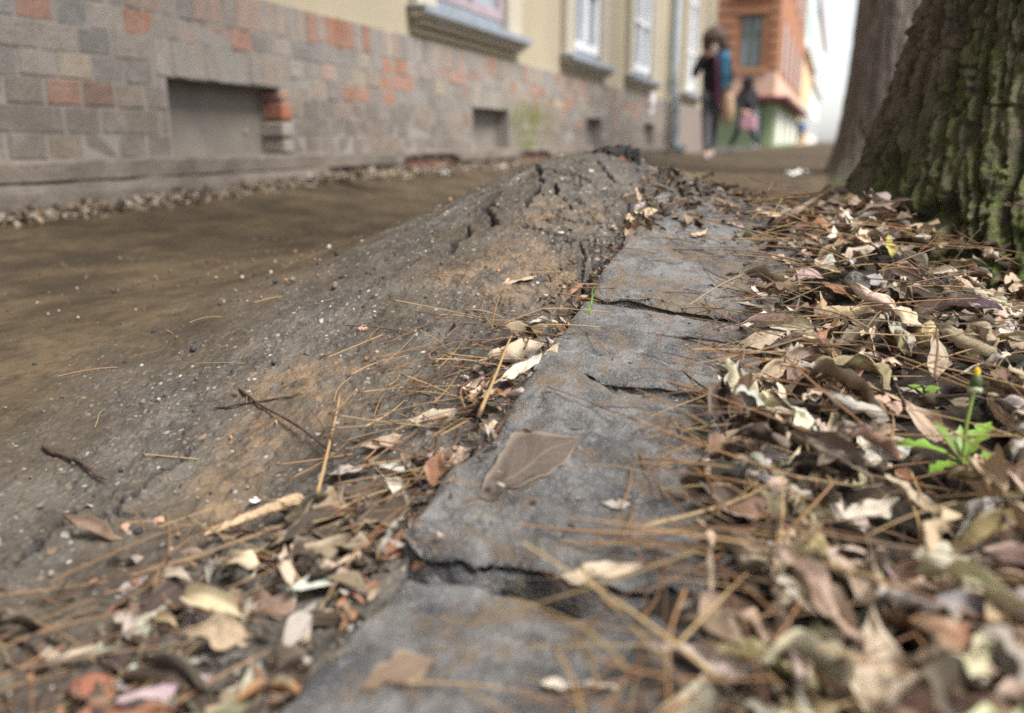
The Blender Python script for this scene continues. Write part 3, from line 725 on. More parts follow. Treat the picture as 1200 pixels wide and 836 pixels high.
# hero leaves: px, py, length in px, tone, heading (degrees, 0 = to the right of the picture, 90 = away), pitch, roll, width ratio, curl, arc, lift, label
HERO = [
 (600, 413, 84, 'cream', 12, -.10, .35, .60, -1.7, -.9, .012, 'cream leaf cupped like an arch at the edge of the joint'),
 (606, 436, 70, 'white', 20, .05, .55, .45, .5, .2, .004, 'pale leaf underneath the arched cream leaf at the joint'),
 (628, 377, 26, 'white', 30, -.1, .2, .55, -1.2, .4, .004, 'tiny white curled leaf on the asphalt above the arched cream leaf'),
 (612, 553, 165, 'flat', 30, .02, .0, .62, .10, .1, .0035, 'large flat brown leaf pressed onto the second kerb stone'),
 (690, 676, 122, 'cream', 8, .05, -.35, .50, .5, .25, .012, 'oval cream leaf bridging the gap in front of the second kerb stone'),
 (668, 800, 110, 'white', -18, .0, -.25, .5, .7, .2, .004, 'torn whitish leaf lying on the nearest kerb stone'),
 (460, 806, 115, 'brown', 25, .0, .0, .52, .25, .1, .003, 'oval brown leaf lying on the nearest kerb stone'),
 (1096, 424, 66, 'cream', 82, -.75, .2, .62, .7, .3, .03, 'cream leaf standing point up behind the dandelion'),
 (1150, 432, 78, 'white', 15, -.3, -.65, .75, .3, .1, .03, 'broad bleached leaf behind the dandelion bud'),
 (1078, 492, 88, 'pinkish', -70, .35, -.2, .62, 1.1, .6, .03, 'pinkish tan leaf bent beside the dandelion leaves'),
 (1066, 582, 120, 'cream', -52, .25, -.3, .42, .6, .4, .03, 'long cream leaf below the dandelion'),
 (1024, 800, 165, 'cream', 84, -.5, .1, .62, .5, .3, .025, 'big spade shaped cream leaf at the bottom edge of the photo'),
 (1090, 336, 62, 'grey', 3, .0, -.5, .55, .9, .3, .02, 'smooth grey leaf in front of the mossy tree foot'),
 (445, 520, 66, 'pinkish', 10, -.1, .3, .42, -.9, .4, .012, 'small pale twisted leaf on the needles left of the joint'),
 (465, 574, 70, 'white', -50, .2, .3, .42, 1.2, .5, .012, 'narrow whitish leaf at the left corner of the second kerb stone'),
 (512, 553, 56, 'red', 60, -.5, .2, .72, .6, .2, .012, 'orange brown leaf standing against the second kerb stone'),
 (402, 555, 70, 'grey', 15, .0, -.2, .55, .4, .1, .006, 'grey brown leaf lying on the asphalt left of the joint'),
 (505, 490, 78, 'cream', 0, -.1, .5, .5, -1.5, .3, .012, 'crumpled pale leaf under the needles at the joint'),
 (1043, 292, 40, 'yellow', 80, -.6, .2, .55, .8, .3, .025, 'yellow green leaf standing at the foot of the mossy tree'),
 (830, 676, 92, 'cream', 80, -.2, .6, .42, 1.4, .3, .025, 'curled cream leaf on the right end of the stone gap'),
 (902, 436, 62, 'tan', 40, -.2, .3, .6, .8, .4, .02, 'tan leaf curled at the right edge of the third kerb stone'),
 (1060, 405, 40, 'olive', 60, -.6, .0, .5, 1.6, .2, .03, 'olive leaf rolled up in the middle of the litter'),
 (1010, 600, 92, 'white', 10, -.1, .5, .45, .9, .6, .03, 'bleached leaf lying over the needles left of the dandelion'),
 (925, 690, 85, 'white', -60, .3, .2, .5, 1.5, .6, .03, 'white curled leaf in the blurred litter by the stone gap'),
 (720, 592, 40, 'grey', 0, 0, 0, .5, .2, .1, .003, 'scrap of grey leaf stuck flat on the second kerb stone'),
 (1110, 290, 62, 'tan', 20, -.1, -.5, .5, 1.0, .5, .03, 'shiny tan leaf leaning on the mossy foot of the tree'),
 (985, 345, 50, 'red', 140, -.2, .3, .5, .7, .2, .02, 'rust brown leaf beside the grey seed husk'),
 (340, 672, 80, 'cream', 110, -.2, .2, .36, 1.1, .5, .02, 'pale narrow leaf upright in the lower left litter'),
 (250, 745, 110, 'tan', -12, -.1, .3, .5, .8, -.4, .018, 'blurred tan leaf in the lower left corner litter'),
 (345, 740, 90, 'grey', 70, -.1, .5, .5, .7, .3, .012, 'blurred grey leaf by the nearest kerb stone'),
 (75, 768, 80, 'cream', 10, -.1, .6, .4, -2.2, -1.2, .012, 'curled ochre leaf hooked in the lower left corner'),
 (605, 330, 50, 'tan', 20, 0, 0, .5, .2, .1, .0015, 'tan leaf flattened into the mud on the asphalt hump'),
]
hr = np.random.default_rng(3)
hero_pos = [(np.array([9, 9, 9.]), 1, 1128, 520, 130, 1.0), (np.array([9, 9, 9.]), 1, 1142, 460, 50, 1.0), (np.array([9, 9, 9.]), 1, 1003, 330, 36, 1.2), (np.array([9, 9, 9.]), 1, 1086, 388, 40, 1.1)]
for (px, py, lp, tone, hd, pi_, ro, wr, cu, ar, lift, lab) in HERO:
    P = at(px, py, lift); t = (P - np.array([0, 0, H])) @ CF; L = lp * t / FPX / 1.15
    V, F, uv = leaf_np(hr, 22, 13, wr, cu, ar, None, .012 if cu < .3 and tone in ('flat', 'brown') else .07)
    me = mesh_np("dead_leaf", V, F, True, {"luv": uv}); me.materials.append(M['leaf'])
    o = obj("dead_leaf", me, None, None, P, label=lab, cat="leaf", group="dead leaves on the ground")
    # lay it on the slope of the ground there
    e = .01; gz = [float(z_top(P[0] + dx, P[1] + dy)) for dx, dy in ((e, 0), (-e, 0), (0, e), (0, -e))]
    nrm = Vector((-(gz[0] - gz[1]) / (2 * e), -(gz[2] - gz[3]) / (2 * e), 1)); nrm.x = max(-.5, min(.5, nrm.x)); nrm.y = max(-.5, min(.5, nrm.y)); nrm.normalize()
    tilt = Vector((0, 0, 1)).rotation_difference(nrm).to_matrix()
    R = tilt @ Matrix(euler_np(math.radians(hd) + YAW, pi_, ro).tolist())
    o.rotation_euler = R.to_euler(); o.scale = (L, L, L)
    if tone == 'flat' or ('lying on the nearest' in lab) or 'stuck flat' in lab:       # these lie pressed to the stone under them
        Mx = Matrix.Translation(Vector(P)) @ R.to_4x4() @ Matrix.Diagonal((L, L, L, 1)); Mi = Mx.inverted()
        for v in me.vertices:
            w_ = Mx @ v.co; zz = z_real_stone(w_.x, w_.y)
            if zz is not None: w_.z = zz + .0018 + max(0, (w_.z - P[2])) * .5; v.co = Mi @ w_
    k = hr.uniform(.88, 1.12); o.color = (*[c * k for c in TONES[tone]], 1); hero_pos.append((P, L, px, py, lp, t))
# the litter: the 260 that show largest are things, the rest one mass
LV = LEAVES
P = np.array([(l[0], l[1], l[2]) for l in LV]); dep = (P - np.array([0, 0, H])) @ CF
q = np.stack([600 + FPX * ((P - [0, 0, H]) @ CR) / dep, 418 - FPX * ((P - [0, 0, H]) @ CU) / dep], -1)
lay = np.array([l[2] - float(z_top(l[0], l[1])) for l in LV])
score = np.array([l[3] for l in LV]) / np.maximum(dep, .2) * (.35 + lay / .03)
score[(q[:, 0] < -20) | (q[:, 0] > 1220) | (q[:, 1] > 860) | (q[:, 1] < 150) | (dep < .3)] = 0
order = np.argsort(-score); chosen = set(order[:262].tolist())
lm = MB(); luv = []; leaf_objs = []; need_objs = []
sv = np.random.default_rng(8)
for i, l in enumerate(LV):
    k = sv.uniform(.75, 1.25); c = np.clip(np.array(TONES[l[7]]) * k * (1 + sv.normal(0, .06, 3)), .01, .8)
    hid = min((math.hypot(l[0] - h[0][0], l[1] - h[0][1]) for h in hero_pos))
    if any(math.hypot(q[i][0] - h[2], q[i][1] - h[3]) < .48 * h[4] and dep[i] < h[5] + .02 for h in hero_pos): continue
    z = l[2] - (.012 if hid < .03 else 0)
    if i in chosen and hid > .025:
        o = obj("dead_leaf", variants[int(sv.integers(len(variants)))], None, None, (l[0], l[1], z), label=f"{'large' if l[3] > .06 else 'small' if l[3] < .045 else 'middling'} {WORD[l[7]]} dead leaf {mark(*q[i])}", cat="leaf", group="dead leaves on the ground")
        leaf_objs.append((o, q[i])); o.rotation_euler = (l[6], l[5], l[4]); o.scale = (l[3],) * 3; o.color = (*c, 1)
    else:
        V, F, uv = leaf_np(sv, 9, 5, sv.uniform(.3, .52))
        V = (V * l[3]) @ euler_np(l[4], l[5], l[6]).T + np.array([l[0], l[1], z])
        lm.add(V, F, c); luv.append(uv)
unlike(leaf_objs)
# crumbled leaf bits fill in between
for k in range(5200):
    y = .18 + 1.9 * sv.random() ** 1.2; x = -.08 + sv.random() * 1.3
    if in_tree(x, y) or x > .2 + y: continue
    if x < -.03 and sv.random() < .6: continue
    L = sv.uniform(.006, .02); V, F, uv = leaf_np(sv, 6, 3, sv.uniform(.4, .8)); t = TONES[sv.choice(['brown', 'dark', 'tan', 'grey', 'cream', 'red'], p=[.3, .25, .18, .15, .08, .04])]
    V = (V * L) @ euler_np(sv.uniform(0, 6.28), sv.normal(0, .5), sv.normal(0, .5)).T + np.array([x, y, float(z_top(x, y)) + sv.uniform(0, .016)])
    lm.add(V, F, np.array(t) * sv.uniform(.6, 1.3)); luv.append(uv)
for k in range(240):                                       # flakes on the stones
    y = sv.uniform(.50, 1.3); x = sv.uniform(-.235, -.05)
    L = sv.uniform(.003, .012); V, F, uv = leaf_np(sv, 6, 3, sv.uniform(.4, .8)); t = TONES[sv.choice(['brown', 'dark', 'tan', 'grey', 'dark'])]
    V = (V * L) @ euler_np(sv.uniform(0, 6.28), sv.normal(0, .2), sv.normal(0, .2)).T + np.array([x, y, float(z_top(x, y)) + .004])
    lm.add(V, F, np.array(t) * sv.uniform(.5, 1.1)); luv.append(uv)
for k in range(420):                                       # crumbs and twigs' bark hiding the far stones
    y = sv.uniform(1.22, 1.75); x = sv.uniform(-.22, -.04)
    L = sv.uniform(.008, .022); V, F, uv = leaf_np(sv, 6, 3, sv.uniform(.2, .7)); t = TONES[sv.choice(['brown', 'dark', 'dark', 'tan', 'grey'])]
    V = (V * L) @ euler_np(sv.uniform(0, 6.28), sv.normal(0, .2), sv.normal(0, .3)).T + np.array([x, y, float(z_top(x, y)) + sv.uniform(.003, .010)])
    lm.add(V, F, np.array(t) * sv.uniform(.5, 1.1)); luv.append(uv)
for k in range(900):                                       # and on the asphalt's low side, in the joints, along the wall of the hump
    y = sv.uniform(.2, 1.7); x = KX - .012 + sv.normal(0, .014) if sv.random() < .6 else KX - abs(sv.normal(0, .16))
    if y > .6 and x < KX - .05 and sv.random() < .75: continue
    L = sv.uniform(.005, .016); V, F, uv = leaf_np(sv, 6, 3, sv.uniform(.4, .8)); t = TONES[sv.choice(['brown', 'dark', 'tan', 'grey', 'red'])]
    zz = float(z_top(x, y)) + (sv.uniform(-.035, .004) if x > KX - .02 and y > .5 else sv.uniform(0, .008))
    V = (V * L) @ euler_np(sv.uniform(0, 6.28), sv.normal(0, .5), sv.normal(0, .5)).T + np.array([x, y, zz])
    lm.add(V, F, np.array(t) * sv.uniform(.6, 1.3)); luv.append(uv)
o = obj("leaf_litter", lm.mesh("leaf_litter", True, {"luv": np.concatenate(luv)}), M['leaf_a'], kind='stuff')

# ------------------------------------------------------------------ pine needles
def needle_pts(r, L, n=9):
    k = r.normal(0, .42) ; s = np.linspace(0, 1, n); a = k * (s - .5) + .06 * r.normal() * np.sin(s * 6.28)
    p = np.cumsum(np.stack([np.cos(a), np.sin(a), .10 * r.normal() * np.sin(math.pi * s) + 0 * s], -1), 0) / n
    p = p - p.mean(0); z = r.uniform(-.02, .06) * np.sin(math.pi * s) + .03 * r.normal() * (s - .5)
    p[:, 2] = z; return p * L
nvars = []
for i in range(22):
    r_ = np.random.default_rng(500 + i); pts = needle_pts(r_, 1.0, 12)
    nvars.append(pts)
NTONE = [(.23, .125, .058), (.16, .080, .040), (.27, .175, .085), (.10, .054, .034), (.30, .215, .105), (.18, .12, .075)]
NTW = ['orange brown', 'rusty', 'tan', 'dark brown', 'straw coloured', 'brown']
NEED = []
def drop_needle(x, y, lay, L, yaw, pitch=0.0, zone='heap'): NEED.append((x, y, float(z_top(x, y)) + lay, L, yaw, pitch, zone))
nr = np.random.default_rng(21)
for k in range(1250):
    y = .2 + 1.35 * nr.random() ** 1.1; x = -.10 + nr.random() ** 1.3 * 1.1
    if in_tree(x, y) or x > .2 + y: continue
    drop_needle(x, y, nr.uniform(.026, .056), nr.uniform(.06, .15), nr.uniform(0, 6.28), nr.normal(0, .16))
for k in range(150):                                        # over the right edge of the stones
    y = nr.uniform(.35, 1.15); x = -.055 + nr.normal(0, .04)
    drop_needle(x, y, nr.uniform(.004, .018), nr.uniform(.05, .13), nr.normal(2.6, .7) if nr.random() < .6 else nr.uniform(0, 6.28), nr.normal(0, .08))
for k in range(210):                                        # low left and along the joint
    y = nr.uniform(.2, .85); x = KX - .02 - abs(nr.normal(0, .075)) - (.12 * nr.random() if y < .5 else 0)
    drop_needle(x, y, nr.uniform(.004, .02), nr.uniform(.05, .13), nr.normal(1.5, .9), nr.normal(0, .12), 'joint')
for k in range(55):                                         # matted in the joint beside the second stone
    y = nr.uniform(.48, .80); x = KX - .018 - abs(nr.normal(0, .035))
    drop_needle(x, y, nr.uniform(.004, .022), nr.uniform(.05, .12), nr.normal(1.35, .45), nr.normal(0, .10), 'joint')
for k in range(34):
    y = nr.uniform(.8, 1.35); x = KX + nr.normal(-.01, .025)
    drop_needle(x, y, nr.uniform(.0, .016), nr.uniform(.05, .11), nr.normal(2.7, .6), nr.normal(0, .12), 'joint')
for k in range(70):
    y = nr.uniform(.95, 1.7); x = nr.uniform(-.24, -.04)
    drop_needle(max(x, -.19), y, nr.uniform(.003, .012), nr.uniform(.05, .12), nr.normal(2.8, .5), nr.normal(0, .06), 'stones')
for k in range(26):                                         # loose ones on the asphalt
    y = nr.uniform(.4, 1.3); x = nr.uniform(-.75, -.30)
    drop_needle(x, y, .003, nr.uniform(.05, .10), nr.uniform(0, 6.28), 0, 'asphalt')
# px, py of both ends: needles one can follow in the photo
for a, b in [((800, 470), (1000, 540)), ((430, 500), (560, 470)), ((370, 600), (400, 470)), ((720, 730), (600, 660)), ((740, 640), (960, 560)), ((850, 730), (960, 830)), ((1000, 560), (1180, 600)), ((690, 480), (810, 480)), ((700, 485), (760, 500)), ((850, 620), (800, 540)), ((870, 540), (940, 600)), ((640, 460), (740, 500)), ((880, 640), (1010, 520)), ((960, 690), (930, 560)), ((0, 770), (120, 720)), ((150, 836), (260, 740)), ((380, 720), (470, 600)), ((0, 800), (240, 760)), ((560, 500), (600, 400)), ((586, 350), (575, 395))]:
    A, B = at(*a, .012), at(*b, .012); c = (A + B) / 2; d = B - A
    NEED.append((c[0], c[1], c[2] + .006, float(np.linalg.norm(d)) * 1.05, math.atan2(d[1], d[0]), -math.asin(max(-1, min(1, d[2] / np.linalg.norm(d)))), 'long'))
P = np.array([n[:3] for n in NEED]); dep = np.maximum((P - np.array([0, 0, H])) @ CF, .15)
q = np.stack([600 + FPX * ((P - [0, 0, H]) @ CR) / dep, 418 - FPX * ((P - [0, 0, H]) @ CU) / dep], -1)
score = np.array([n[3] * (3 if n[6] == 'long' else 1) for n in NEED]) / dep
score *= np.array([1.6 if n[6] in ('joint', 'stones', 'asphalt') else 1 for n in NEED])
score[(q[:, 0] < 0) | (q[:, 0] > 1200) | (q[:, 1] > 836) | (dep < .3)] = 0
order = np.argsort(-score); chosen = set(order[:280].tolist())
nmesh = {}
nm = MB(); nus = []
NW = {'heap': 'dry pine needle on the leaf litter right of the kerb stones', 'joint': 'dry pine needle in the joint left of the kerb stones', 'stones': 'dry pine needle lying across the far kerb stones', 'asphalt': 'single dry pine needle on the asphalt hump', 'long': 'long dry pine needle bridging stones or leaves'}
for i, n in enumerate(NEED):
    vi = int(nr.integers(len(nvars))); ti = int(nr.integers(len(NTONE))); c = np.array(NTONE[ti]) * nr.uniform(.7, 1.2)
    rad = nr.uniform(.00038, .00072)
    if i in chosen:
        if vi not in nmesh:
            V, F = tube_np(nvars[vi], .0075 * np.concatenate([[1.35, 1.2], np.linspace(1, .6, 10)]), 6, False)
            nmesh[vi] = mesh_np("pine_needle", V, F, True, {"nu": np.repeat(np.linspace(0, 1, 12), 6)}); nmesh[vi].materials.append(M['needle'])
        o = obj("pine_needle", nmesh[vi], None, None, n[:3], label=f"{'long' if n[3] > .12 else 'short' if n[3] < .085 else 'slender'} {NTW[ti].split()[0]} needle {('pointing away', 'slanting', 'lying level', 'slanting')[int(((n[4] - YAW + .39) % math.pi) / .785 + 2) % 4]} {mark(*q[i])}", cat="pine needle", group="dry pine needles")
        need_objs.append((o, q[i])); o.rotation_euler = (nr.uniform(-.3, .3), n[5], n[4]); s = rad / .0075; o.scale = (n[3], n[3] * .8, n[3]); o.color = (*c, 1)
        # keep the thread thin whatever the length
        k_ = rad / (.0075 * n[3]); o.scale = (n[3], n[3], n[3]) if k_ > 1 else (n[3], n[3], n[3] * max(.6, k_))
    else:
        pts = (nvars[vi] * n[3]) @ euler_np(n[4], n[5], nr.uniform(-.3, .3)).T + np.array(n[:3])
        V, F = tube_np(pts, rad, 4, False); nm.add(V, F, c); nus.append(np.repeat(np.linspace(0, 1, 12), 4))
unlike(need_objs)
obj("needle_litter", nm.mesh("needle_litter", True, {"nu": np.concatenate(nus)}), M['needle_a'], kind='stuff')

# ------------------------------------------------------------------ gravel and small single finds
gm = MB(); gr = np.random.default_rng(15)
gt = [(.45, .40, .34), (.30, .26, .22), (.10, .09, .085), (.03, .03, .032), (.30, .15, .09), (.55, .50, .44), (.16, .12, .08)]
bV, bF = blob(1, 1, .2, 1.3)
for k in range(1700):
    y = .25 + gr.random() ** 1.3 * 2.6; x = -.28 - gr.random() ** 1.2 * 1.2
    r = gr.choice([.0012, .0018, .0026, .0040], p=[.42, .33, .19, .06])
    V = bV * r * gr.uniform(.7, 1.3, 3) @ euler_np(gr.uniform(0, 6), gr.uniform(0, 6), 0).T + np.array([x, y, float(z_asphalt(np.array(x), np.array(y))) + r * .5])
    gm.add(V, bF, np.array(gt[int(gr.choice(7, p=[.02, .2, .24, .26, .1, .01, .17]))]) * gr.uniform(.7, 1.2))
gm.build("gravel", M['gravel'], smooth=True, kind='stuff')
def find(name, px, py, V, F, mat, label, cat, lift=0.0, group=None, rot=(0, 0, 0), facet=False):
    P = at(px, py, lift)
    return obj(name, mesh_np(name, V, F, not facet), mat, None, P, rot, label=label, cat=cat, group=group)
for i, (px, py, r, mat, lab) in enumerate([(110, 812, .013, 'redbrick', 'blurred red brick fragment at the bottom left corner'), (352, 645, .010, 'redbrick', 'small red brick fragment beside the pale splinter of wood'), (150, 648 - 30, .006, 'stone_p', 'pink pebble lying on the cracked dark asphalt'),
        (298, 642 - 55, .004, 'paper', 'white chip of stone on the asphalt left of the splinter'), (186, 611, .005, 'stone_p', 'round pink pebble by the crack at the lower left'), (695, 377, .0035, 'redbrick', 'tiny red crumb in the joint by the grass blade'), (425, 385, .005, 'stone_p', 'orange pebble on the grey asphalt slope')]):
    V, F = blob(30 + i, 3, .12, 1.6, (r * 1.3, r, r * .75), True)
    find("brick_fragment" if mat == 'redbrick' else "pebble", px, py, V, F, M[mat], lab, "brick piece" if mat == 'redbrick' else "pebble", r * .3, rot=(0, 0, i * 1.3))
# heaved lump of tar at the crest
ch = empty("asphalt_lump", at_t(720, 190, 1.53), label="black broken asphalt lump standing on the crest of the hump", cat="asphalt lump")
for i, (x, y, z, sx_, sy_, sz_, rz) in enumerate([(-.012, 0, .006, .036, .028, .013, .3), (.022, .012, .004, .028, .022, .014, -.4), (-.045, .01, -.004, .022, .02, .011, .8), (.028, -.02, -.012, .022, .014, .010, .2), (.004, .014, .018, .024, .016, .009, -.2)]):
    V, F = blob(50 + i, 4, .3, 2.6, (1, 1, 1), True); V = V * (1 + .14 * fbm(V[:, 0] * 7, V[:, 1] * 7, V[:, 2] * 7, 3, 60 + i))[:, None] * np.array([sx_, sy_, sz_ * 1.45])
    obj("chunk", mesh_np("chunk", V, F, False), M['tar'], ch, (x, y, z), (0, 0, rz))
V, F = blob(71, 3, .2, 2, (.012, .005, .008), True); obj("chip", mesh_np("chip", V, F, False), M['redbrick'], ch, (.020, -.034, .004))
def stick(name, pts, r0, r1, mat, label, cat="twig", n=7, knots=.15):
    P = np.array(pts); t = np.linspace(0, 1, 14); tt = np.linspace(0, 1, len(P))
    Q = np.stack([np.interp(t, tt, P[:, k]) for k in range(3)], -1); c = Q.mean(0)
    r_ = np.random.default_rng(len(label)); Q[1:-1] += r_.normal(0, .0004, (12, 3)) + .0022 * np.sin(np.linspace(0, 7, 12) + len(label))[:, None] * np.array([.6, .6, .2])
    R = np.linspace(r0, r1, 14) * (1 + knots * r_.normal(size=14)); R[0] *= .6; R[-1] *= .5
    V, F = tube_np(Q - c, R, n, False); k = len(V); V = np.vstack([V, Q[0] - c, Q[-1] - c])
    j = np.arange(n); j2 = (j + 1) % n; T = np.vstack([np.stack([j2, j, np.full(n, k)], -1), np.stack([j + 13 * n, j2 + 13 * n, np.full(n, k + 1)], -1)])
    return obj(name, mesh_np(name, V, [F, T]), mat, None, c, label=label, cat=cat)
stick("wood_splinter", [at(240, 627, .010), at(290, 606, .014), at(355, 583, .016)], .0022, .0058, M['palewood'], "pale wood splinter lying on the asphalt at the lower left", "splinter", 8)
stick("twig", [at(50, 522, .004), at(90, 541, .005), at(125, 562, .004)], .0022, .0013, M['twig'], "short dark twig lying alone on the brown asphalt")
stick("twig", [at(752, 392, .004), at(800, 396, .006), at(872, 404, .018)], .0022, .0011, M['twig'], "reddish twig with a dark knob on the third kerb stone", knots=.05)
stick("stick", [at(838, 236, .008), at(852, 240, .009), at(866, 246, .008)], .0055, .0050, M['wood'], "short stick lying on the far kerb stone", "stick")
stick("twig", [at(732, 408, .004), at(800, 432, .006), at(862, 486, .02)], .0011, .0008, M['twig'], "thin dark twig slanting across the third kerb stone")
stick("twig", [at(280, 455, .003), at(330, 490, .008), at(395, 530, .012)], .0016, .0010, M['twig'], "brown twig pointing at the joint from the left asphalt")
stick("twig", [at(250, 478, .003), at(310, 470, .003), at(355, 462, .003)], .0012, .0008, M['twig'], "thin twig lying level on the muddy asphalt")
stick("stick", [at(940, 486, .02), at(1000, 484, .034), at(1052, 478, .03)], .0062, .0044, M['wood'], "thick brown stick in the litter left of the dandelion", "stick")
stick("twig", [at(1115, 836, .03), at(1108, 790, .05), at(1100, 745, .04)], .0050, .0030, M['wood'], "blurred upright brown stick at the bottom right", "stick")
stick("twig", [at_t(1102, 322, 1.12), at_t(1135, 285, 1.14), at_t(1165, 245, 1.2)], .0009, .0006, M['twig'], "thin dark twig leaning against the mossy tree")
stick("twig", [at(905, 265, .02), at(930, 250, .05), at(968, 226, .04)], .0060, .0040, M['wood'], "brown stick in the drift of leaves beside the tree foot", "stick")
# seed pod and grey husk
V, F = blob(81, 4, .06, 2, (.011, .011, .0155)); V[:, :2] *= (1 - .35 * sstep(.004, .0155, V[:, 2]))[:, None]
find("seed_pod", 1086, 393, V, F, M['pod'], "olive tan seed pod standing in the middle of the litter", "seed pod", .022, rot=(.2, .15, 0))
V, F = blob(82, 4, .10, 2, (.0155, .0155, .0165)); an = np.arctan2(V[:, 1], V[:, 0]); V *= (1 + .05 * np.sin(an * 17 + 5 * np.sin(V[:, 2] * 220)))[:, None]
find("seed_husk", 1003, 336, V, F, M['husk'], "round grey fibrous seed husk in the litter before the tree", "seed husk", .018)
# paper scraps
def scrap(px, py, w, label, lift=.01, tall=.4):
    r_ = np.random.default_rng(px); u = np.linspace(-1, 1, 14); U, Vv = np.meshgrid(u, u, indexing='ij')
    z = tall * fbm(U * 1.6 + px, Vv * 1.6, oct=3, seed=px) ; V = np.stack([U + .2 * z, Vv * .7 + .3 * z, z], -1).reshape(-1, 3) * w / 2
    V2 = V.copy(); V2[:, 2] -= .0006; F = grid_faces(14, 14)
    find("paper_scrap", px, py, np.vstack([V, V2]), np.vstack([F, F[:, ::-1] + len(V)]), M['paper'], label, "paper scrap", lift)
scrap(935, 204, .17, "white crumpled paper lying on the far pavement near the trees", .02)
scrap(40, 246, .022, "white scrap standing at the foot of the brick plinth, far left", .02, 1.0)
scrap(146, 238, .026, "pale scrap in the rubble below the cellar opening", .02)
scrap(521, 203, .035, "white scrap at the broken ledge left of the second cellar opening", .02)

# rubble along the wall
rm = MB(); ruv = []; rr = np.random.default_rng(9)
for k in range(2100):
    y = 1.5 + rr.random() ** 1.3 * 6.0; x = -2.08 + abs(rr.normal(0, .045)) + .03 * rr.random()
    L = rr.uniform(.015, .05); V, F, uv = leaf_np(rr, 7, 4, rr.uniform(.35, .7)); t = TONES[rr.choice(['cream', 'tan', 'brown', 'white', 'grey', 'olive'], p=[.30, .30, .14, .12, .10, .04])]
    V = (V * L) @ euler_np(rr.uniform(0, 6.28), rr.normal(0, .6), rr.normal(0, .6)).T + np.array([x, y, float(z_base(np.array(x), np.array(y))) + rr.uniform(0, .03) * sstep(-1.93, -2.07, x)])
    rm.add(V, F, np.array(t) * rr.uniform(.4, .8)); ruv.append(uv)
obj("wall_foot_litter", rm.mesh("wall_foot_litter", True, {"luv": np.concatenate(ruv)}), M['leaf_a'], kind='stuff')
rm = MB()
for k in range(60):
    y = 1.5 + rr.random() ** 1.2 * 6; x = -2.07 + abs(rr.normal(0, .05)); r = rr.uniform(.003, .011)
    V = bV * r * rr.uniform(.7, 1.3, 3) + np.array([x, y, float(z_base(np.array(x), np.array(y))) + r * .3])
    rm.add(V, bF, np.array(gt[int(rr.integers(7))]) * rr.uniform(.3, .7))
rm.build("wall_foot_rubble", M['gravel'], smooth=True, kind='stuff')

# ------------------------------------------------------------------ green things
def strap_leaf(L, W_, bend, lobes, nu=16, nv=5, twist=0.0):
    u = np.linspace(0, 1, nu); v = np.linspace(-1, 1, nv); U, Vv = np.meshgrid(u, v, indexing='ij')
    w = W_ / 2 * (.18 + np.sin(math.pi * np.clip(U, 0, 1) ** 1.6) ** .8) * (1 + lobes * np.sin(U * 26)) * (1 - .6 * U ** 6)
    a = bend * U; x = np.where(abs(bend) > .01, np.sin(a) / bend, U) * L; z = (1 - np.cos(a)) / bend * L * -1
    y = Vv * w; z = z + .25 * w * np.abs(Vv)
    return np.stack([x, y, z], -1).reshape(-1, 3), grid_faces(nu, nv)
base = at(1128, 545, .026)
dl = empty("dandelion", base, label="small green dandelion with one closed yellow bud growing through the litter", cat="dandelion")
for (yaw, pit, L, W_, be, lo) in [(165, .60, .064, .019, .9, .42), (40, .80, .058, .014, .7, .40), (10, .35, .050, .013, .6, .35), (120, .95, .042, .011, .5, .4), (200, .35, .040, .012, .9, .42), (290, .5, .034, .010, .9, .35), (75, 1.0, .035, .009, .4, .3)]:
    V, F = strap_leaf(L, W_, be, lo); obj("leaf", mesh_np("leaf", V, F), M['green'], dl, (0, 0, 0), (0, -pit, math.radians(yaw) + YAW))
dl.scale = (.88, .88, 1)
tip = at_t(1144, 447, (base @ CF - H * CF[2]) * 1.0) - base
sp = [np.array([.0, 0, 0]), tip * .5 + np.array([-.002, 0, 0]), tip * .97]
V, F = tube_np(np.array([sp[0], sp[0] * .5 + sp[1] * .5, sp[1], (sp[1] + sp[2]) / 2, sp[2]]), [.0017, .0017, .0016, .0015, .0015], 8, False)
obj("stem", mesh_np("stem", V, F), M['stemg'], dl)
V, F = blob(91, 3, .05, 2, (.0052, .0052, .0072)); bud = obj("bud", mesh_np("bud", V, F), M['budg'], dl, tip)
V, F = blob(92, 3, .2, 4, (.0026, .0026, .0056)); obj("petals", mesh_np("petals", V, F), M['petal'], bud, (0, 0, .0062))
V, F = blob(93, 3, .25, 4, (.0058, .0058, .0030)); obj("bract", mesh_np("bract", V, F), M['bud_pale'], bud, (0, 0, -.0058))
for px, py, lab in [(1083, 462, "small bright green seedling left of the dandelion"), (1005, 350, "tiny green shoot on the grey seed husk")]:
    P = at(px, py, .024); se = empty("seedling", P, label=lab, cat="seedling")
    for k in range(3 if px > 1050 else 2):
        V, F = strap_leaf(.016 if px > 1050 else .008, .011 if px > 1050 else .004, .7, .15); obj("leaf", mesh_np("leaf", V, F), M['green'], se, (0, 0, 0), (0, -.7, k * 2.3 + .5))
gb = at(684, 372, .0); tipg = at_t(694, 334, (gb @ CF - H * CF[2])) - gb
gpl = empty("grass_tuft", gb, label="thin green grass blade growing in the joint between asphalt and stones", cat="grass")
for dx, s in ((0, 1.0),):
    t = np.linspace(0, 1, 10)[:, None]; c = tipg * s * t + np.array([[.004, 0, -.004]]) * np.sin(t * 3.1) + np.array([dx, 0, 0]); w = .0016 * (1 - t[:, 0] ** 2) + .0002
    side = CR * 1.0; V = np.concatenate([c - side * w[:, None], c + CF * .0006, c + side * w[:, None]], 1).reshape(-1, 3)
    obj("blade", mesh_np("blade", V, grid_faces(10, 3)), M['green'], gpl)
gs = MB(); g_ = np.random.default_rng(4)
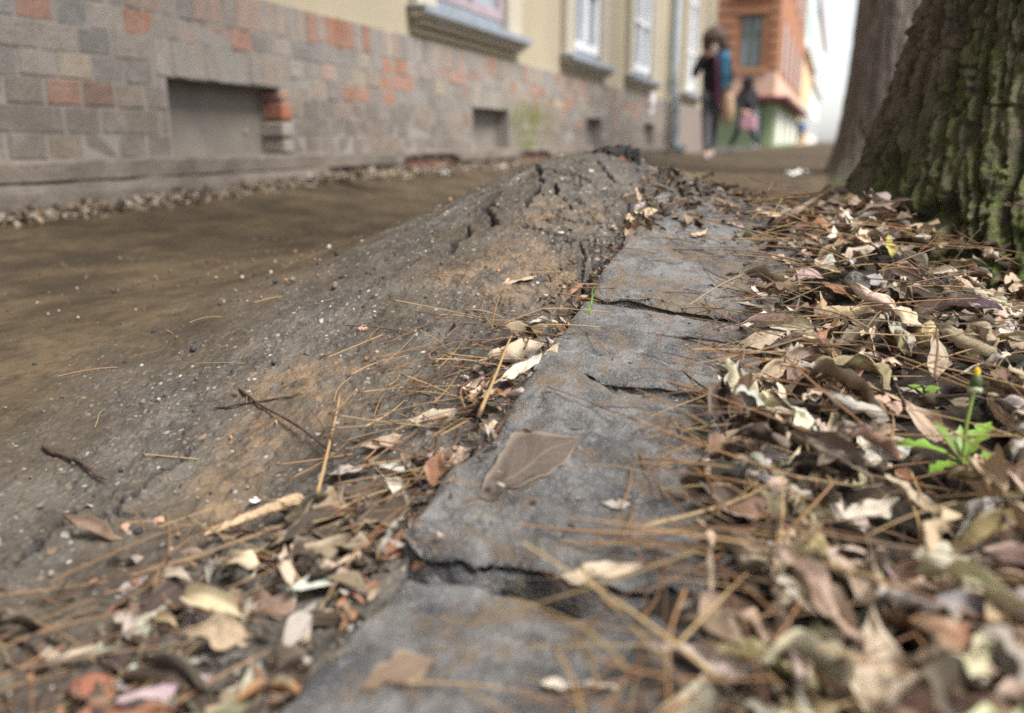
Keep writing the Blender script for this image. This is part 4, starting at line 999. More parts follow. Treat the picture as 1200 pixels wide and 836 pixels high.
for k in range(1400):
    y = g_.uniform(3.6, 9.5); x = g_.uniform(.0, .55) + .02 * y * 0
    if g_.random() > .3 + .7 * (vnoise(np.array([x * 5]), np.array([y * 2.]), seed=3)[0] > 0): continue
    z = float(z_soil(np.array(x), np.array(y))) - .035; h = g_.uniform(.02, .07); a = g_.uniform(0, 6.28); w = .003
    gs.add([(x - w * math.cos(a), y - w * math.sin(a), z), (x + w * math.cos(a), y + w * math.sin(a), z), (x + g_.normal(0, .02), y + g_.normal(0, .02), z + h)], [(0, 1, 2)])
gs.build("verge_grass", M['grass'], kind='stuff')

# ------------------------------------------------------------------ trees
def limb_tree(mb_, p, d, L, r, depth, rr):
    n = 6; P = [np.array(p, float)]; dd = np.array(d, float)
    for _ in range(n):
        dd = dd + rr.normal(0, .10, 3) + np.array([0, 0, .03]); dd /= np.linalg.norm(dd); P.append(P[-1] + dd * L / n)
    R = np.linspace(r, r * .55, n + 1); mb_.tube(P, R, 6 if depth else 8, False)
    if depth > 0:
        for k in range(3 if depth > 1 else 4):
            a = rr.normal(0, .7, 3); nd = dd + a; nd /= np.linalg.norm(nd); i = int(rr.integers(2, n + 1))
            limb_tree(mb_, P[i], nd, L * rr.uniform(.55, .8), R[i] * .6, depth - 1, rr)
def tree(name, cx, cy, z0, r, hh, nphi, hs, seed, label, flare=.13, lobes=(), moss_k=1.0, amp=.018, cell=(26, 7), crown=True, lean=(0, 0), twist=.5, fdec=.22, mat='bark'):
    root = empty(name, (cx, cy, z0), label=label, cat="tree", group="street trees along the pavement")
    ph = np.linspace(0, 2 * math.pi, nphi, endpoint=False); PH, HS = np.meshgrid(ph, hs, indexing='xy')
    rad = r * (1 - .12 * np.clip(HS / 3.5, 0, 1)) + flare * np.exp(-np.maximum(HS + .03, 0) / fdec)
    for (a, A, wdt, dec) in lobes:
        da = (PH - a + math.pi) % (2 * math.pi) - math.pi
        rad = rad + A * np.exp(-(da / wdt) ** 2) * np.exp(-np.maximum(HS, -.05) / dec)
    rad = rad + .02 * fbm(np.cos(PH) * 1.6 + seed, np.sin(PH) * 1.6, HS * 1.2, 2, seed)
    # furrowed bark: long slanting ridges parted by narrow fissures, noise drawn out along the trunk
    ps = PH + twist * HS
    def rn(fr, st, sd, oc=3): return fbm(np.cos(ps) * r * fr, np.sin(ps) * r * fr, HS * fr / st, oc, sd, .5)
    w1 = .25 * fbm(np.cos(PH) * 3, np.sin(PH) * 3, HS * 4, 2, seed + 2)
    A1 = np.abs(rn(cell[0], cell[1], seed + 4, 2) + w1 * .5); A2 = np.abs(rn(cell[0] * 2.6, cell[1] * .9, seed + 5, 2)); A3 = rn(cell[0] * 7, cell[1] * .7, seed + 6, 3)
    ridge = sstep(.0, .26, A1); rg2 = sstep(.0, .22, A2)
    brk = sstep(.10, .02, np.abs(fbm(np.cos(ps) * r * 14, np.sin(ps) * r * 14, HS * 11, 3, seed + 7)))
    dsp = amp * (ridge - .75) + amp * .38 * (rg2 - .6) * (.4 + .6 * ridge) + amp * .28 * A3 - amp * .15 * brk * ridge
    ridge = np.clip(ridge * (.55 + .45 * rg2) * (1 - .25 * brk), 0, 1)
    rad = rad + dsp
    lx, ly = lean
    X = rad * np.cos(PH) + lx * HS; Y = rad * np.sin(PH) + ly * HS
    V = np.stack([X, Y, HS], -1).reshape(-1, 3)
    mo = np.clip(moss_k * (sstep(.75, .0, HS) * 1.1 + .45 * fbm(np.cos(PH) * 2.5, np.sin(PH) * 2.5, HS * 3, 3, seed + 8) + .8 * np.cos(PH - math.radians(312)) - .5), 0, 1)
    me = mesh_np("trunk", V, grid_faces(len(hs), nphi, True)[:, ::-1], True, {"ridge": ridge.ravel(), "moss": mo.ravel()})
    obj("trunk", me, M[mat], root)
    if crown:
        mb_ = MB(); rr_ = np.random.default_rng(seed); top = hs[-1]
        for k in range(5):
            a = k * 1.256 + rr_.random(); limb_tree(mb_, (lx * top + .1 * math.cos(a), ly * top + .1 * math.sin(a), top - .25), (math.cos(a) * .7, math.sin(a) * .7, 1), rr_.uniform(2.2, 3.2), r * .45, 3, rr_)
        obj("crown", mb_.mesh("crown", True), M['twigs'], root)
    return root
hs1 = np.concatenate([np.linspace(-.14, .75, 330), np.linspace(.78, 4.2, 60)])
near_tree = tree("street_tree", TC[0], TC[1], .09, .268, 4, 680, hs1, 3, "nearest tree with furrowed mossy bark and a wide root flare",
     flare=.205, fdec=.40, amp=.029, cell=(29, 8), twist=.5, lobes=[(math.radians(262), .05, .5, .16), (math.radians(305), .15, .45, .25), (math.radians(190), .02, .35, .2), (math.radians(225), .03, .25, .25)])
# hanging strip of loose bark
r_ = np.random.default_rng(2); u = np.linspace(0, 1, 40); v = np.linspace(-1, 1, 14); U, Vv = np.meshgrid(u, v, indexing='ij')
A_, B_ = at_t(1150, -40, 1.36), at_t(1141, 158, 1.30)
cen = A_ + (B_ - A_) * U[..., None]; wv = .026 * (1 - .55 * sstep(.75, 1.0, U)) * (1 + .12 * fbm(U * 9, Vv * 1, oct=3, seed=4))
Vb = cen + CR * (Vv * wv)[..., None] - CF * (.008 * (1 - Vv ** 2) + .004 * fbm(U * 14, Vv * 3, oct=4, seed=5))[..., None]
Vb2 = Vb + CF * .014
Fb = grid_faces(40, 14); nb = 40 * 14; idx = np.arange(nb).reshape(40, 14); ring = np.concatenate([idx[:-1, 0], idx[-1, :-1], idx[:0:-1, -1], idx[0, :0:-1]]); j = np.arange(len(ring)); j2 = (j + 1) % len(ring)
me = mesh_np("bark_strip", np.vstack([Vb.reshape(-1, 3), Vb2.reshape(-1, 3)]) - np.array([TC[0], TC[1], .09]), [Fb, Fb[:, ::-1] + nb, np.stack([ring[j], ring[j2], ring[j2] + nb, ring[j] + nb], -1)], True, {"ridge": np.full(nb * 2, 1.), "moss": np.full(nb * 2, .25)})
obj("bark_strip", me, M['bark'], near_tree)
lf = np.random.default_rng(6); V, F, uv = leaf_np(lf, 15, 9, .6, .6, .3)
P = at_t(1181, 240, 1.16)
o = obj("dead_leaf", mesh_np("dead_leaf", V, F, True, {"luv": uv}), M['leaf'], None, P, (1.2, .2, .4), label="tiny pink leaf scrap stuck on the moss of the nearest tree", cat="leaf", group="dead leaves on the ground"); o.scale = (.014,) * 3; o.color = (.5, .33, .26, 1)
hs2 = np.concatenate([np.linspace(-.1, 2.6, 120), np.linspace(2.7, 4.6, 30)])
c2 = at_t(1033, 188, 7.2)
tree("street_tree", c2[0], c2[1], -.0, .36, 4, 220, hs2, 13, "second tree along the pavement, smooth brown trunk behind the nearest one", flare=.12, moss_k=.12, amp=.014, cell=(12, 8), mat='bark2', twist=.1, lean=(.03, 0))
c3 = at_t(1014, 172, 14)
tree("street_tree", c3[0], c3[1], -.0, .34, 4, 120, np.linspace(-.1, 4.6, 80), 23, "third tree along the pavement, dark trunk half hidden by the second", flare=.12, moss_k=.3, amp=.02, cell=(12, 8), mat='bark2', twist=.1, lean=(.0, 0))

# ------------------------------------------------------------------ the cream house with the brick plinth
WX = -2.1
house = empty("cream_house", (WX, 9, 0), label="cream rendered house with a grey and red brick plinth along the pavement", cat="house")
HB = np.array([WX, 9, 0.])
def hpart(mb_, name, mat, parent=None, bevel=0, smooth=False, **k):
    o = mb_.build(name, mat, parent or house, smooth, bevel, **k)
    if (parent or house) is house: o.location = (-HB[0], -HB[1], -HB[2])
    return o
def sheet_with_holes(mb_, xf, xb, y0, y1, z0, z1, holes):
    """a wall from xb (back) to xf (front), rectangular holes cut out of it"""
    ys = sorted({y0, y1, *[h for o_ in holes for h in o_[:2] if y0 < h < y1]}); zs = sorted({z0, z1, *[h for o_ in holes for h in o_[2:] if z0 < h < z1]})
    for a, b in zip(ys[:-1], ys[1:]):
        for c, d in zip(zs[:-1], zs[1:]):
            if any(o_[0] < (a + b) / 2 < o_[1] and o_[2] < (c + d) / 2 < o_[3] for o_ in holes): continue
            mb_.box(xb, xf, a, b, c, d)
ZL, ZR0, ZR1 = H - .05, H + .402, H + .527
OPEN = [(2.40, 3.045, ZL, H + .208), (5.04, 5.69, ZL, H + .205), (7.69, 8.28, ZL, H + .205), (10.25, 10.88, ZL, H + .205)]
WINS = [(4.50, 5.62), (7.20, 8.12), (9.52, 10.52), (13.1, 14.1)]
WZ0, WZ1 = H + .76, H + 2.55
YE = 16.45
m_ = MB(); sheet_with_holes(m_, WX - .0015, WX - .30, 1.0, YE, H - .30, ZR1 - .002, OPEN); hpart(m_, "mortar_bed", M['mortar'])
m_ = MB(); sheet_with_holes(m_, WX - .03, WX - .33, -1.5, YE, ZR1, H + 7.0, [(a, b, WZ0, WZ1) for a, b in WINS] + [(a, b, WZ0 + 3.3, WZ1 + 3.3) for a, b in WINS]); hpart(m_, "wall", M['render'])
m_ = MB(); m_.box(WX - .30, WX - .0015, -1.5, .998, H - .3, ZR1 - .002); hpart(m_, "mortar_bed", M['mortar'])
m_ = MB(); m_.box(WX - .45, WX + .12, -1.6, YE + .05, H + 7.0, H + 7.25); m_.box(WX - .45, WX + .2, -1.6, YE + .1, H + 7.25, H + 7.35); hpart(m_, "cornice", M['trim'])
m_ = MB(); m_.add([(WX + .25, -1.6, H + 7.35), (WX + .25, YE + .1, H + 7.35), (WX - 4.5, YE + .1, H + 10), (WX - 4.5, -1.6, H + 10), (WX + .25, -1.6, H + 7.3), (WX + .25, YE + .1, H + 7.3), (WX - 4.5, YE + .1, H + 9.9), (WX - 4.5, -1.6, H + 9.9)], [(0, 1, 2, 3), (7, 6, 5, 4), (0, 4, 5, 1), (1, 5, 6, 2), (2, 6, 7, 3), (3, 7, 4, 0)]); hpart(m_, "roof", M['rooft'])
m_ = MB(); m_.box(WX - 4.5, WX - .34, YE - .3, YE - .003, H - .4, H + 8.4); hpart(m_, "end_wall", M['render'])
# ledge in two bands, the lower one broken off in places
def rough_band(y0, y1, xb, xf, z0, z1, seed, gaps=()):
    n = int((y1 - y0) / .02); Y = np.linspace(y0, y1, n)
    k = 5; xs = [xb, xf - .006, xf, xf, xb]; zs = [1, 1, .85, 0, 0]
    V = []
    for i in range(k):
        jx = .004 * fbm(Y * 9, Y * 0 + i * 3.3, oct=3, seed=seed); jz = .005 * fbm(Y * 7, Y * 0 + i * 2.1, oct=3, seed=seed + 3)
        cut = np.zeros(n)
        for (a, b, dpt) in gaps: cut += dpt * sstep(a - .02, a + .02, Y) * sstep(b + .02, b - .02, Y) * (1 + .4 * fbm(Y * 22, Y * 0, oct=2, seed=seed + 5))
        z = z0 + (z1 - z0) * zs[i] + jz * (1 if i < 3 else .3)
        if zs[i] == 0: z = np.minimum(z + cut, z1 - .01)
        V.append(np.stack([xs[i] + (jx if xs[i] != xb else 0) + 0 * Y, Y, z], -1))
    V = np.stack(V, 1).reshape(-1, 3); F = grid_faces(n, k, True)
    return V, F
V, F = rough_band(-1.5, 12.45, WX - .05, WX + .035, H - .108, ZL, 5, [(4.05, 4.75, .035), (5.85, 6.5, .04)])
o = obj("upper_ledge", mesh_np("upper_ledge", V, F[:, ::-1], False), M['concrete'], house, tuple(-HB))
V, F = rough_band(-1.5, 3.3, WX - .05, WX + .048, H - .30, H - .114, 9)
o = obj("lower_ledge", mesh_np("lower_ledge", V, F[:, ::-1], False), M['concrete'], house, tuple(-HB))
m_ = MB(); m_.box(WX - .06, WX + .004, 3.3, 12.45, H - .3, H - .112); hpart(m_, "foundation", M['plinth_far'])
for i in range(7):
    M.setdefault('dullbrick', plain("dull_brick", (.165, .080, .055), .9, .35, 60, .9, 200)); y = [4.12, 4.34, 4.56, 5.92, 6.14, 6.36, 3.5][i]; m_ = MB(); m_.box(WX + .002, WX + .010, y, y + .19, H - .15, H - .09); o = hpart(m_, "footing_brick", M['dullbrick'], bevel=.006)
m_ = MB(); m_.box(WX - .1, WX + .03, 12.45, YE + .01, H - .3, H + .50); hpart(m_, "rendered_plinth", M['plinth_far'], bevel=.01)
# bricks
br = np.random.default_rng(31)
BT = [(.34, .29, .255), (.27, .245, .23), (.23, .22, .215), (.40, .31, .25), (.36, .24, .19), (.37, .155, .09), (.36, .185, .135), (.42, .35, .25)]
def brick_tone(z, y, soldier):
    low = sstep(H + .30, H + .05, z)
    if soldier:
        p = np.array([.18, .16, .06, .14, .16, .15, .08, .07]) if y < 7.5 else np.array([.2, .2, .08, .14, .2, .04, .08, .06])
    else: p = np.array([.26, .22, .16, .08, .10, .13 * (1 - low) + .01, .08 * (1 - low) + .01, .03])
    t_ = int(br.choice(8, p=p / p.sum())); c = np.array(BT[t_])
    dust = np.array([.155, .126, .102]); film = np.array([.200, .175, .146]); w_f = .42 if t_ not in (5, 6) else (.22 if y < 4.5 else .45)
    c = c * (1 - w_f) + film * w_f
    c = c * (1 - .75 * low) + dust * .75 * low
    return np.clip(c * br.uniform(.85, 1.15), .02, .8)
BR = []                                                    # y0, y1, z0, z1, soldier
def in_open(y0, y1, z0, z1):
    for o_ in OPEN:
        if y1 > o_[0] - .005 and y0 < o_[1] + .005 and z1 > o_[2] and z0 < o_[3]: return o_
    return None
def lay_row(z0, z1, ya, yb, lens, soldier=False, off=0.0):
    y = ya + off
    k = 0
    while y < yb:
        L = lens[int(br.integers(len(lens)))] * br.uniform(.97, 1.03)
        a, b = y, min(y + L, yb); y = b + .012
        for o_ in OPEN:                                    # keep the lintels and the holes clear
            lo, hi, top = o_[0] - (.06 if z0 > o_[3] - .04 else .004), o_[1] + (.06 if z0 > o_[3] - .04 else .004), o_[3] + (0 if soldier else .128)
            if soldier: lo = hi = -99
            if z0 < top - .02 and b > lo and a < hi:
                if a < lo - .03: BR.append((a, lo - .006, z0, z1, soldier))
                if b > hi + .03: a = hi + .006
                else: a = b
        if b - a > .03: BR.append((a, b, z0, z1, soldier))
for rw in range(6):
    z0 = ZL + .004 + rw * .0755; lay_row(z0, z0 + .0655, 1.0, 12.44, [.117, .117, .117, .12, .117, .245] if rw % 2 else [.117, .117, .12, .117, .117, .117, .245], off=-.06 * (rw % 2))
y = 1.0
while y < 12.44:
    w_ = .066 * br.uniform(.95, 1.05); BR.append((y, y + w_, ZR0 + .004, ZR1 - .004, True)); y += w_ + .012
for o_ in OPEN:
    y = o_[0] - .05; n_b = int((o_[1] - o_[0] + .1) / .076); w_ = (o_[1] - o_[0] + .1) / n_b
    for k in range(n_b): BR.append((y + k * w_ + .005, y + (k + 1) * w_ - .005, o_[3] + .003, o_[3] + .122, 'lintel'))
# thin course closing the height above the lintels
bmeshes = {}
def brick_mesh(L, Ht):
    key = (round(L, 2), round(Ht, 2), int(br.integers(3)))
    if key not in bmeshes:
        w2, h2, d = key[0] / 2, key[1] / 2, .014; c = .006
        bm = bmesh.new(); bmesh.ops.create_cube(bm, size=1)
        for v in bm.verts: v.co = Vector((v.co.x * .03 - .001, v.co.y * (2 * w2), v.co.z * (2 * h2)))
        bmesh.ops.bevel(bm, geom=[e for e in bm.edges if all(v.co.x > 0 for v in e.verts)], offset=.0022, segments=1, affect='EDGES')
        for v in bm.verts:
            if v.co.x > .005: v.co += Vector((br.normal(0, .0015), br.normal(0, .0018), br.normal(0, .0018)))
        me = bpy.data.meshes.new("brick"); bm.to_mesh(me); bm.free(); me.materials.append(M['brick']); bmeshes[key] = me
    return bmeshes[key]
def vis(b):
    p = np.array([WX, (b[0] + b[1]) / 2, (b[2] + b[3]) / 2 - H]); t = p @ CF
    px = 600 + FPX * (p @ CR) / t; py = 418 - FPX * (p @ CU) / t
    return -1 if t <= 0 or px < -30 or py < -25 else (b[1] - b[0]) * (b[3] - b[2]) / t ** 3 * 1
sc = np.array([vis(b) for b in BR]); od = np.argsort(-sc); keep = set(od[:300].tolist())
fm = MB()
for i, b in enumerate(BR):
    c = brick_tone((b[2] + b[3]) / 2, (b[0] + b[1]) / 2, bool(b[4]) and b[4] != 'lintel')
    if b[4] == 'lintel': c = (np.array(BT[int(br.choice([0, 1, 0, 3, 2]))]) * .5 + np.array([.250, .222, .188]) * .5) * br.uniform(.88, 1.1)
    dx = br.normal(0, .0025)
    if i in keep and sc[i] > 0:
        o = obj("brick", brick_mesh(b[1] - b[0], b[3] - b[2]), None, house, tuple(np.array([WX - .0128 + dx * .5, (b[0] + b[1]) / 2, (b[2] + b[3]) / 2]) - HB)); o.color = (*c, 1)
    else: fm.box(WX - .02, WX + .002 + dx * .6, b[0], b[1], b[2], b[3], c)
o = hpart(fm, "far_bricks", M['brick_a'], bevel=0); o['kind'] = 'stuff'
# broken reveal bricks at the first cellar opening
for (y0, z0, z1, c, x1) in [(3.03, H + .085, H + .15, (.36, .13, .07), .012), (3.022, H + .018, H + .075, (.34, .29, .25), .016), (3.03, -.045 + H, H + .008, (.30, .26, .22), .012), (3.03, H + .16, H + .20, (.33, .19, .14), .006)]:
    m_ = MB(); m_.box(WX - .12, WX + x1, y0, y0 + .07, z0, z1); o = hpart(m_, "brick", M['brick'], bevel=.008); o.color = (*c, 1)
# closed cellar openings
for i, o_ in enumerate(OPEN):
    m_ = MB(); m_.box(-.015, .015, -(o_[1] - o_[0]) / 2 - .01, (o_[1] - o_[0]) / 2 + .01, 0, o_[3] - o_[2] + .01)
    p = obj("cellar_panel", m_.mesh("cellar_panel"), M['panel'], house, tuple(np.array([WX - .11, (o_[0] + o_[1]) / 2, ZL - .002]) - HB)); bev(p, .004)
    fr = MB(); w2 = (o_[1] - o_[0]) / 2; hh_ = o_[3] - o_[2]
    for (a, b, c, d) in ((-w2, -w2 + .02, .0, hh_), (w2 - .02, w2, .0, hh_), (-w2 + .02, w2 - .02, hh_ - .02, hh_)): fr.box(.013, .028, a, b, c, d)
    fr.build("panel_frame", M['panel'], p)
    if i == 0:
        V, F = blob(5, 2, .05, 1, (.008, .011, .011)); obj("knob", mesh_np("knob", V, F), M['palewood'], p, (.017, .20, .09))
# windows
for i, (a, b) in enumerate(WINS):
    for up in (0, 1):
        dz = 3.3 * up
        fm_ = M['mauve'] if i == 0 else M['white']; w_, h_ = b - a, WZ1 - WZ0
        f = MB(); x0, x1 = -.16, -.10; fw = .07
        f.box(x0, x1, -w_ / 2, -w_ / 2 + fw, 0, h_); f.box(x0, x1, w_ / 2 - fw, w_ / 2, 0, h_); f.box(x0, x1, -w_ / 2 + fw, w_ / 2 - fw, 0, fw); f.box(x0, x1, -w_ / 2 + fw, w_ / 2 - fw, h_ - fw, h_)
        f.box(x0 + .005, x1 + .012, -.035, .035, fw, h_ - fw)
        for z in ((.52,) if i != 0 else ()) + (1.22,):
            f.box(x0 + .01, x1 + .004, -w_ / 2 + fw, -.037, z - .018, z + .018); f.box(x0 + .01, x1 + .004, .037, w_ / 2 - fw, z - .018, z + .018)
        wo_ = obj("window", f.mesh("window"), fm_, house, tuple(np.array([WX + .085, (a + b) / 2, WZ0 + dz]) - HB)); bev(wo_, .006)
        for s in (-1, 1):
            g = MB(); g.box(-.136, -.130, min(s * .036, s * (w_ / 2 - fw + .004)), max(s * .036, s * (w_ / 2 - fw + .004)), fw - .004, h_ - fw + .004); g.build("pane", M['glass'], wo_)
        cu = MB(); Yc = np.linspace(-w_ / 2, w_ / 2, 60); Vc = np.stack([np.repeat(-.24 + .015 * np.sin(Yc * 60), 2), np.repeat(Yc, 2), np.tile([0.02, h_], 60)], -1); cu.add(Vc, grid_faces(60, 2)); cu.build("curtain", M['curtain'], wo_)
        # surround, sill moulding, zinc sill cover
        t = MB(); sw = .24
        t.box(WX - .028, WX + .028, a - sw, a - .002, WZ0 + dz - .08, WZ1 + dz + .2); t.box(WX - .028, WX + .028, b + .002, b + sw, WZ0 + dz - .08, WZ1 + dz + .2); t.box(WX - .028, WX + .026, a - .002, b + .002, WZ1 + dz, WZ1 + dz + .2)
        hpart(t, "window_surround", M['trim'], bevel=.008)
        s_ = MB(); s_.box(WX - .028, WX + .068, a - sw - .01, b + sw + .05, WZ0 + dz - .138, WZ0 + dz - .09); s_.box(WX - .028, WX + .04, a - sw + .02, b + sw + .02, WZ0 + dz - .168, WZ0 + dz - .140)
        so_ = hpart(s_, "window_sill", M['trim'], bevel=.012)
        z_ = MB(); z_.box(WX - .10, WX + .085, a - sw - .03, b + sw + .07, WZ0 + dz - .088, WZ0 + dz - .076); z_.box(WX + .077, WX + .087, a - sw - .03, b + sw + .07, WZ0 + dz - .115, WZ0 + dz - .0885); z_.box(WX - .10, WX - .02, a, b, WZ0 + dz - .0755, WZ0 + dz - .004)
        z_.build("sill_cover", M['zinc'], so_)
        if up == 0:
            a_ = MB(); a_.box(WX - .028, WX - .004, a - sw + .02, b + sw - .02, ZR1 + .02, WZ0 - .17); hpart(a_, "apron_panel", M['render'], bevel=.006)
# drainpipe
pb = MB(); py_ = 11.75; pb.tube([(WX + .06, py_, H + 7.0), (WX + .06, py_, H + .68), (WX + .075, py_ + .01, H + .60), (WX + .10, py_ + .02, H + .50), (WX + .10, py_ + .02, H + .1), (WX + .10, py_ + .02, H - .02), (WX + .15, py_ + .02, H - .08), (WX + .24, py_ + .02, H - .11)], .058, 12, False)
dp = hpart(pb, "drainpipe", M['pipe'], smooth=True)
for z in (H + .75, H + 2.4, H + 4.2):
    b_ = MB(); b_.tube([(WX + .06, py_, z - .02), (WX + .06, py_, z + .02)], .066, 12, False); b_.box(WX - .03, WX + .02, py_ - .012, py_ + .012, z - .012, z + .012); b_.build("bracket", M['zinc'], dp)
m_ = MB(); m_.box(WX + .0, WX + .05, 10.42, 10.62, H + .42, H + .56); m_.box(WX + .0, WX + .035, 10.47, 10.57, H + .30, H + .41); hpart(m_, "meter_box", M['white'], bevel=.012)

# ------------------------------------------------------------------ houses down the street
def at_face(px, py, Y): return at_y(px, py, Y)
OY = 35.0
ox0, ox1 = at_y(835, 100, OY)[0] - 2.0, at_y(909, 100, OY)[0]
oh = empty("orange_house", ((ox0 + ox1) / 2, OY, 0), label="orange rendered corner house with a sage green ground floor beyond the cream house", cat="house"); OB = np.array(oh.location)
def opart(mb_, name, mat, parent=None, bevel=0, **k):
    o = mb_.build(name, mat, parent or oh, False, bevel, **k)
    if parent is None: o.location = tuple(-OB)
    return o
zc = at_y(880, 113, OY)[2]; zp = at_y(880, 85, OY)[2]; zt = at_y(880, 8, OY)[2]
wl, wr_, wt, wb = at_y(867, 50, OY)[0], at_y(893, 50, OY)[0], at_y(880, 18, OY)[2], at_y(880, 80, OY)[2]
OE = 60.0
m_ = MB(); 
for (x0, x1, z0, z1) in ((ox0, wl, zp, 13), (wr_, ox1, zp, 13), (wl, wr_, zp, wb), (wl, wr_, wt, 13)): m_.box(x0, x1, OY, OY + .35, z0, z1)
m_.box(ox1 - .35, ox1, OY + .352, OE, zp, 13); opart(m_, "wall", M['orange'])
m_ = MB(); m_.box(ox0, ox1 + .01, OY - .05, OE, zc, zp - .003); opart(m_, "pink_band", M['pinkband'], bevel=.02)
m_ = MB(); m_.box(ox0, ox1 + .02, OY - .02, OE, -.5, zc - .24); gf = opart(m_, "shop_front", M['sage'])
m_ = MB(); m_.box(ox0, ox1 + .55, OY - .6, OY + .0, zc - .20, zc - .03); m_.box(ox1 + .022, ox1 + .55, OY + .003, OE - 2, zc - .20, zc - .03); opart(m_, "awning", M['maroon'], bevel=.03)
dl_, dr_ = at_y(883, 150, OY)[0], at_y(889, 150, OY)[0]
m_ = MB(); m_.box(dl_, dr_, OY - .06, OY - .022, -.2, zc - .45); opart(m_, "door", M['door'], bevel=.01)
m_ = MB(); m_.box(dr_ + .02, dr_ + .16, OY - .08, OY - .024, -.2, zc - .25); opart(m_, "door_post", M['sage_dk'])
for k in range(4):
    y = OY + 2 + k * 5.2; m_ = MB(); m_.box(ox1 + .022, ox1 + .06, y, y + 2.4, .15, zc - .5); opart(m_, "shop_window", M['offwhite'], bevel=.01)
ww, wh = wr_ - wl, wt - wb
f = MB(); fw = .09; f.box(0, ww, .10, .18, 0, fw); f.box(0, ww, .10, .18, wh - fw, wh); f.box(0, fw, .10, .18, fw, wh - fw); f.box(ww - fw, ww, .10, .18, fw, wh - fw); f.box(ww / 2 - .06, ww / 2 + .06, .09, .17, fw, wh - fw); f.box(fw, ww / 2 - .062, .09, .17, wh * .63, wh * .63 + .10); f.box(ww / 2 + .062, ww - fw, .09, .17, wh * .63, wh * .63 + .10)
wo2 = obj("window", f.mesh("window"), M['sage_dk'], oh, tuple(np.array([wl, OY, wb]) - OB))
for x0, x1 in ((fw, ww / 2 - .06), (ww / 2 + .06, ww - fw)):
    for z0, z1 in ((fw, wh * .63), (wh * .63 + .1, wh - fw)):
        g = MB(); g.box(x0 - .002, x1 + .002, .13, .14, z0 - .002, z1 + .002); g.build("pane", M['glass'], wo2)
m_ = MB(); m_.box(wl - .25, wr_ + .25, OY - .16, OY - .003, wb - .20, wb - .02); m_.box(wl - .2, wr_ + .2, OY - .10, OY - .003, wt + .05, wt + .22); m_.box(wl - .3, wr_ + .3, OY - .2, OY - .003, zt + .35, zt + .6); opart(m_, "window_trim", M['orange_lt'], bevel=.02)
for (xa, xb) in ((ox0, at_y(862, 50, OY)[0]), (at_y(902, 50, OY)[0], ox1 + .03)):                # banded corner stones
    z = zp + .1
    while z < 12.5:
        m_ = MB(); m_.box(xa, xb, OY - .06, OY - .003, z, z + .30); opart(m_, "corner_band", M['orange_lt'], bevel=.02); z += .40
for k in range(5):
    y = OY + 2.5 + k * 4.4
    for up in (0, 1, 2):
        m_ = MB(); m_.box(ox1 + .002, ox1 + .06, y - .15, y + 1.25, wb + up * 3.6 - .15, wb + up * 3.6 + wh + .15); o = opart(m_, "window_trim", M['orange_lt'], bevel=.02)
        m_ = MB(); m_.box(ox1 + .062, ox1 + .07, y, y + 1.1, wb + up * 3.6, wb + up * 3.6 + wh); m_.build("pane", M['glass'], o)
m_ = MB(); m_.box(ox0, ox1 + .5, OY - .5, OE, 13, 13.4); opart(m_, "cornice", M['orange_lt'])
def simple_house(name, label, y0, y1, xw, hgt, mats, split, zwin=2.6):
    r0 = empty(name, (xw, (y0 + y1) / 2, 0), label=label, cat="house"); B = np.array(r0.location)
    def p(mb_, nm, mat, par=None):
        o = mb_.build(nm, mat, par or r0)
        if par is None: o.location = tuple(-B)
        return o
    m_ = MB(); m_.box(xw - 6, xw, y0, y1, -.5, split); p(m_, "wall", M[mats[0]])
    m_ = MB(); m_.box(xw - 6, xw + .02, y0, y1, split + .003, hgt); p(m_, "upper_wall", M[mats[1]])
    m_ = MB(); m_.box(xw + .003, xw + .35, y0, y1, split - .35, split - .01); p(m_, "cornice", M[mats[2]])
    m_ = MB(); m_.box(xw - 6.2, xw + .3, y0 - .0, y1, hgt + .003, hgt + .4); p(m_, "roof_edge", M['rooft'])
    k = y0 + 1.5
    while k < y1 - 1.5:
        z = .9
        while z < hgt - 2:
            if not (split - 2.2 < z < split + .2):
                m_ = MB(); m_.box(xw + .022, xw + .07, k, k + 1.2, z, z + 1.9); o = p(m_, "window", M['white']); m_ = MB(); m_.box(xw + .072, xw + .08, k + .12, k + 1.08, z + .12, z + 1.78); m_.build("pane", M['glass'], o)
            z += 3.2
        k += 3.0
simple_house("peach_house", "peach house with a pale teal upper wall beside the orange house", 60.05, 82, at_y(948, 100, 75)[0], 16, ('peach', 'teal', 'offwhite'), 6.2)
simple_house("white_house", "pale house at the far end of the street in the glare", 82.1, 130, at_y(955, 100, 100)[0], 12, ('offwhite', 'offwhite', 'offwhite'), 6.0)
def right_house(name, label, y0, y1, xw, hgt, mat):
    r0 = empty(name, (xw, (y0 + y1) / 2, 0), label=label, cat="house")
    m_ = MB(); m_.box(0, 7, -(y1 - y0) / 2, (y1 - y0) / 2, -.5, hgt); m_.build("wall", M[mat], r0)
    m_ = MB(); m_.box(-.3, 7.2, -(y1 - y0) / 2, (y1 - y0) / 2, hgt + .003, hgt + .4); m_.build("roof_edge", M['rooft'], r0)
    k = -(y1 - y0) / 2 + 1.5
    while k < (y1 - y0) / 2 - 1.5:
        for z in (.9, 4.1):
            if z < hgt - 2:
                m_ = MB(); m_.box(-.05, -.003, k, k + 1.2, z, z + 1.8); o = m_.build("window", M['white'], r0); m_ = MB(); m_.box(-.06, -.053, k + .12, k + 1.08, z + .12, z + 1.68); m_.build("pane", M['glass'], o)
        k += 3.2
right_house("white_house", "pale low house on the right side of the street behind the trees", 60, 100, 10.5, 4.5, 'offwhite')

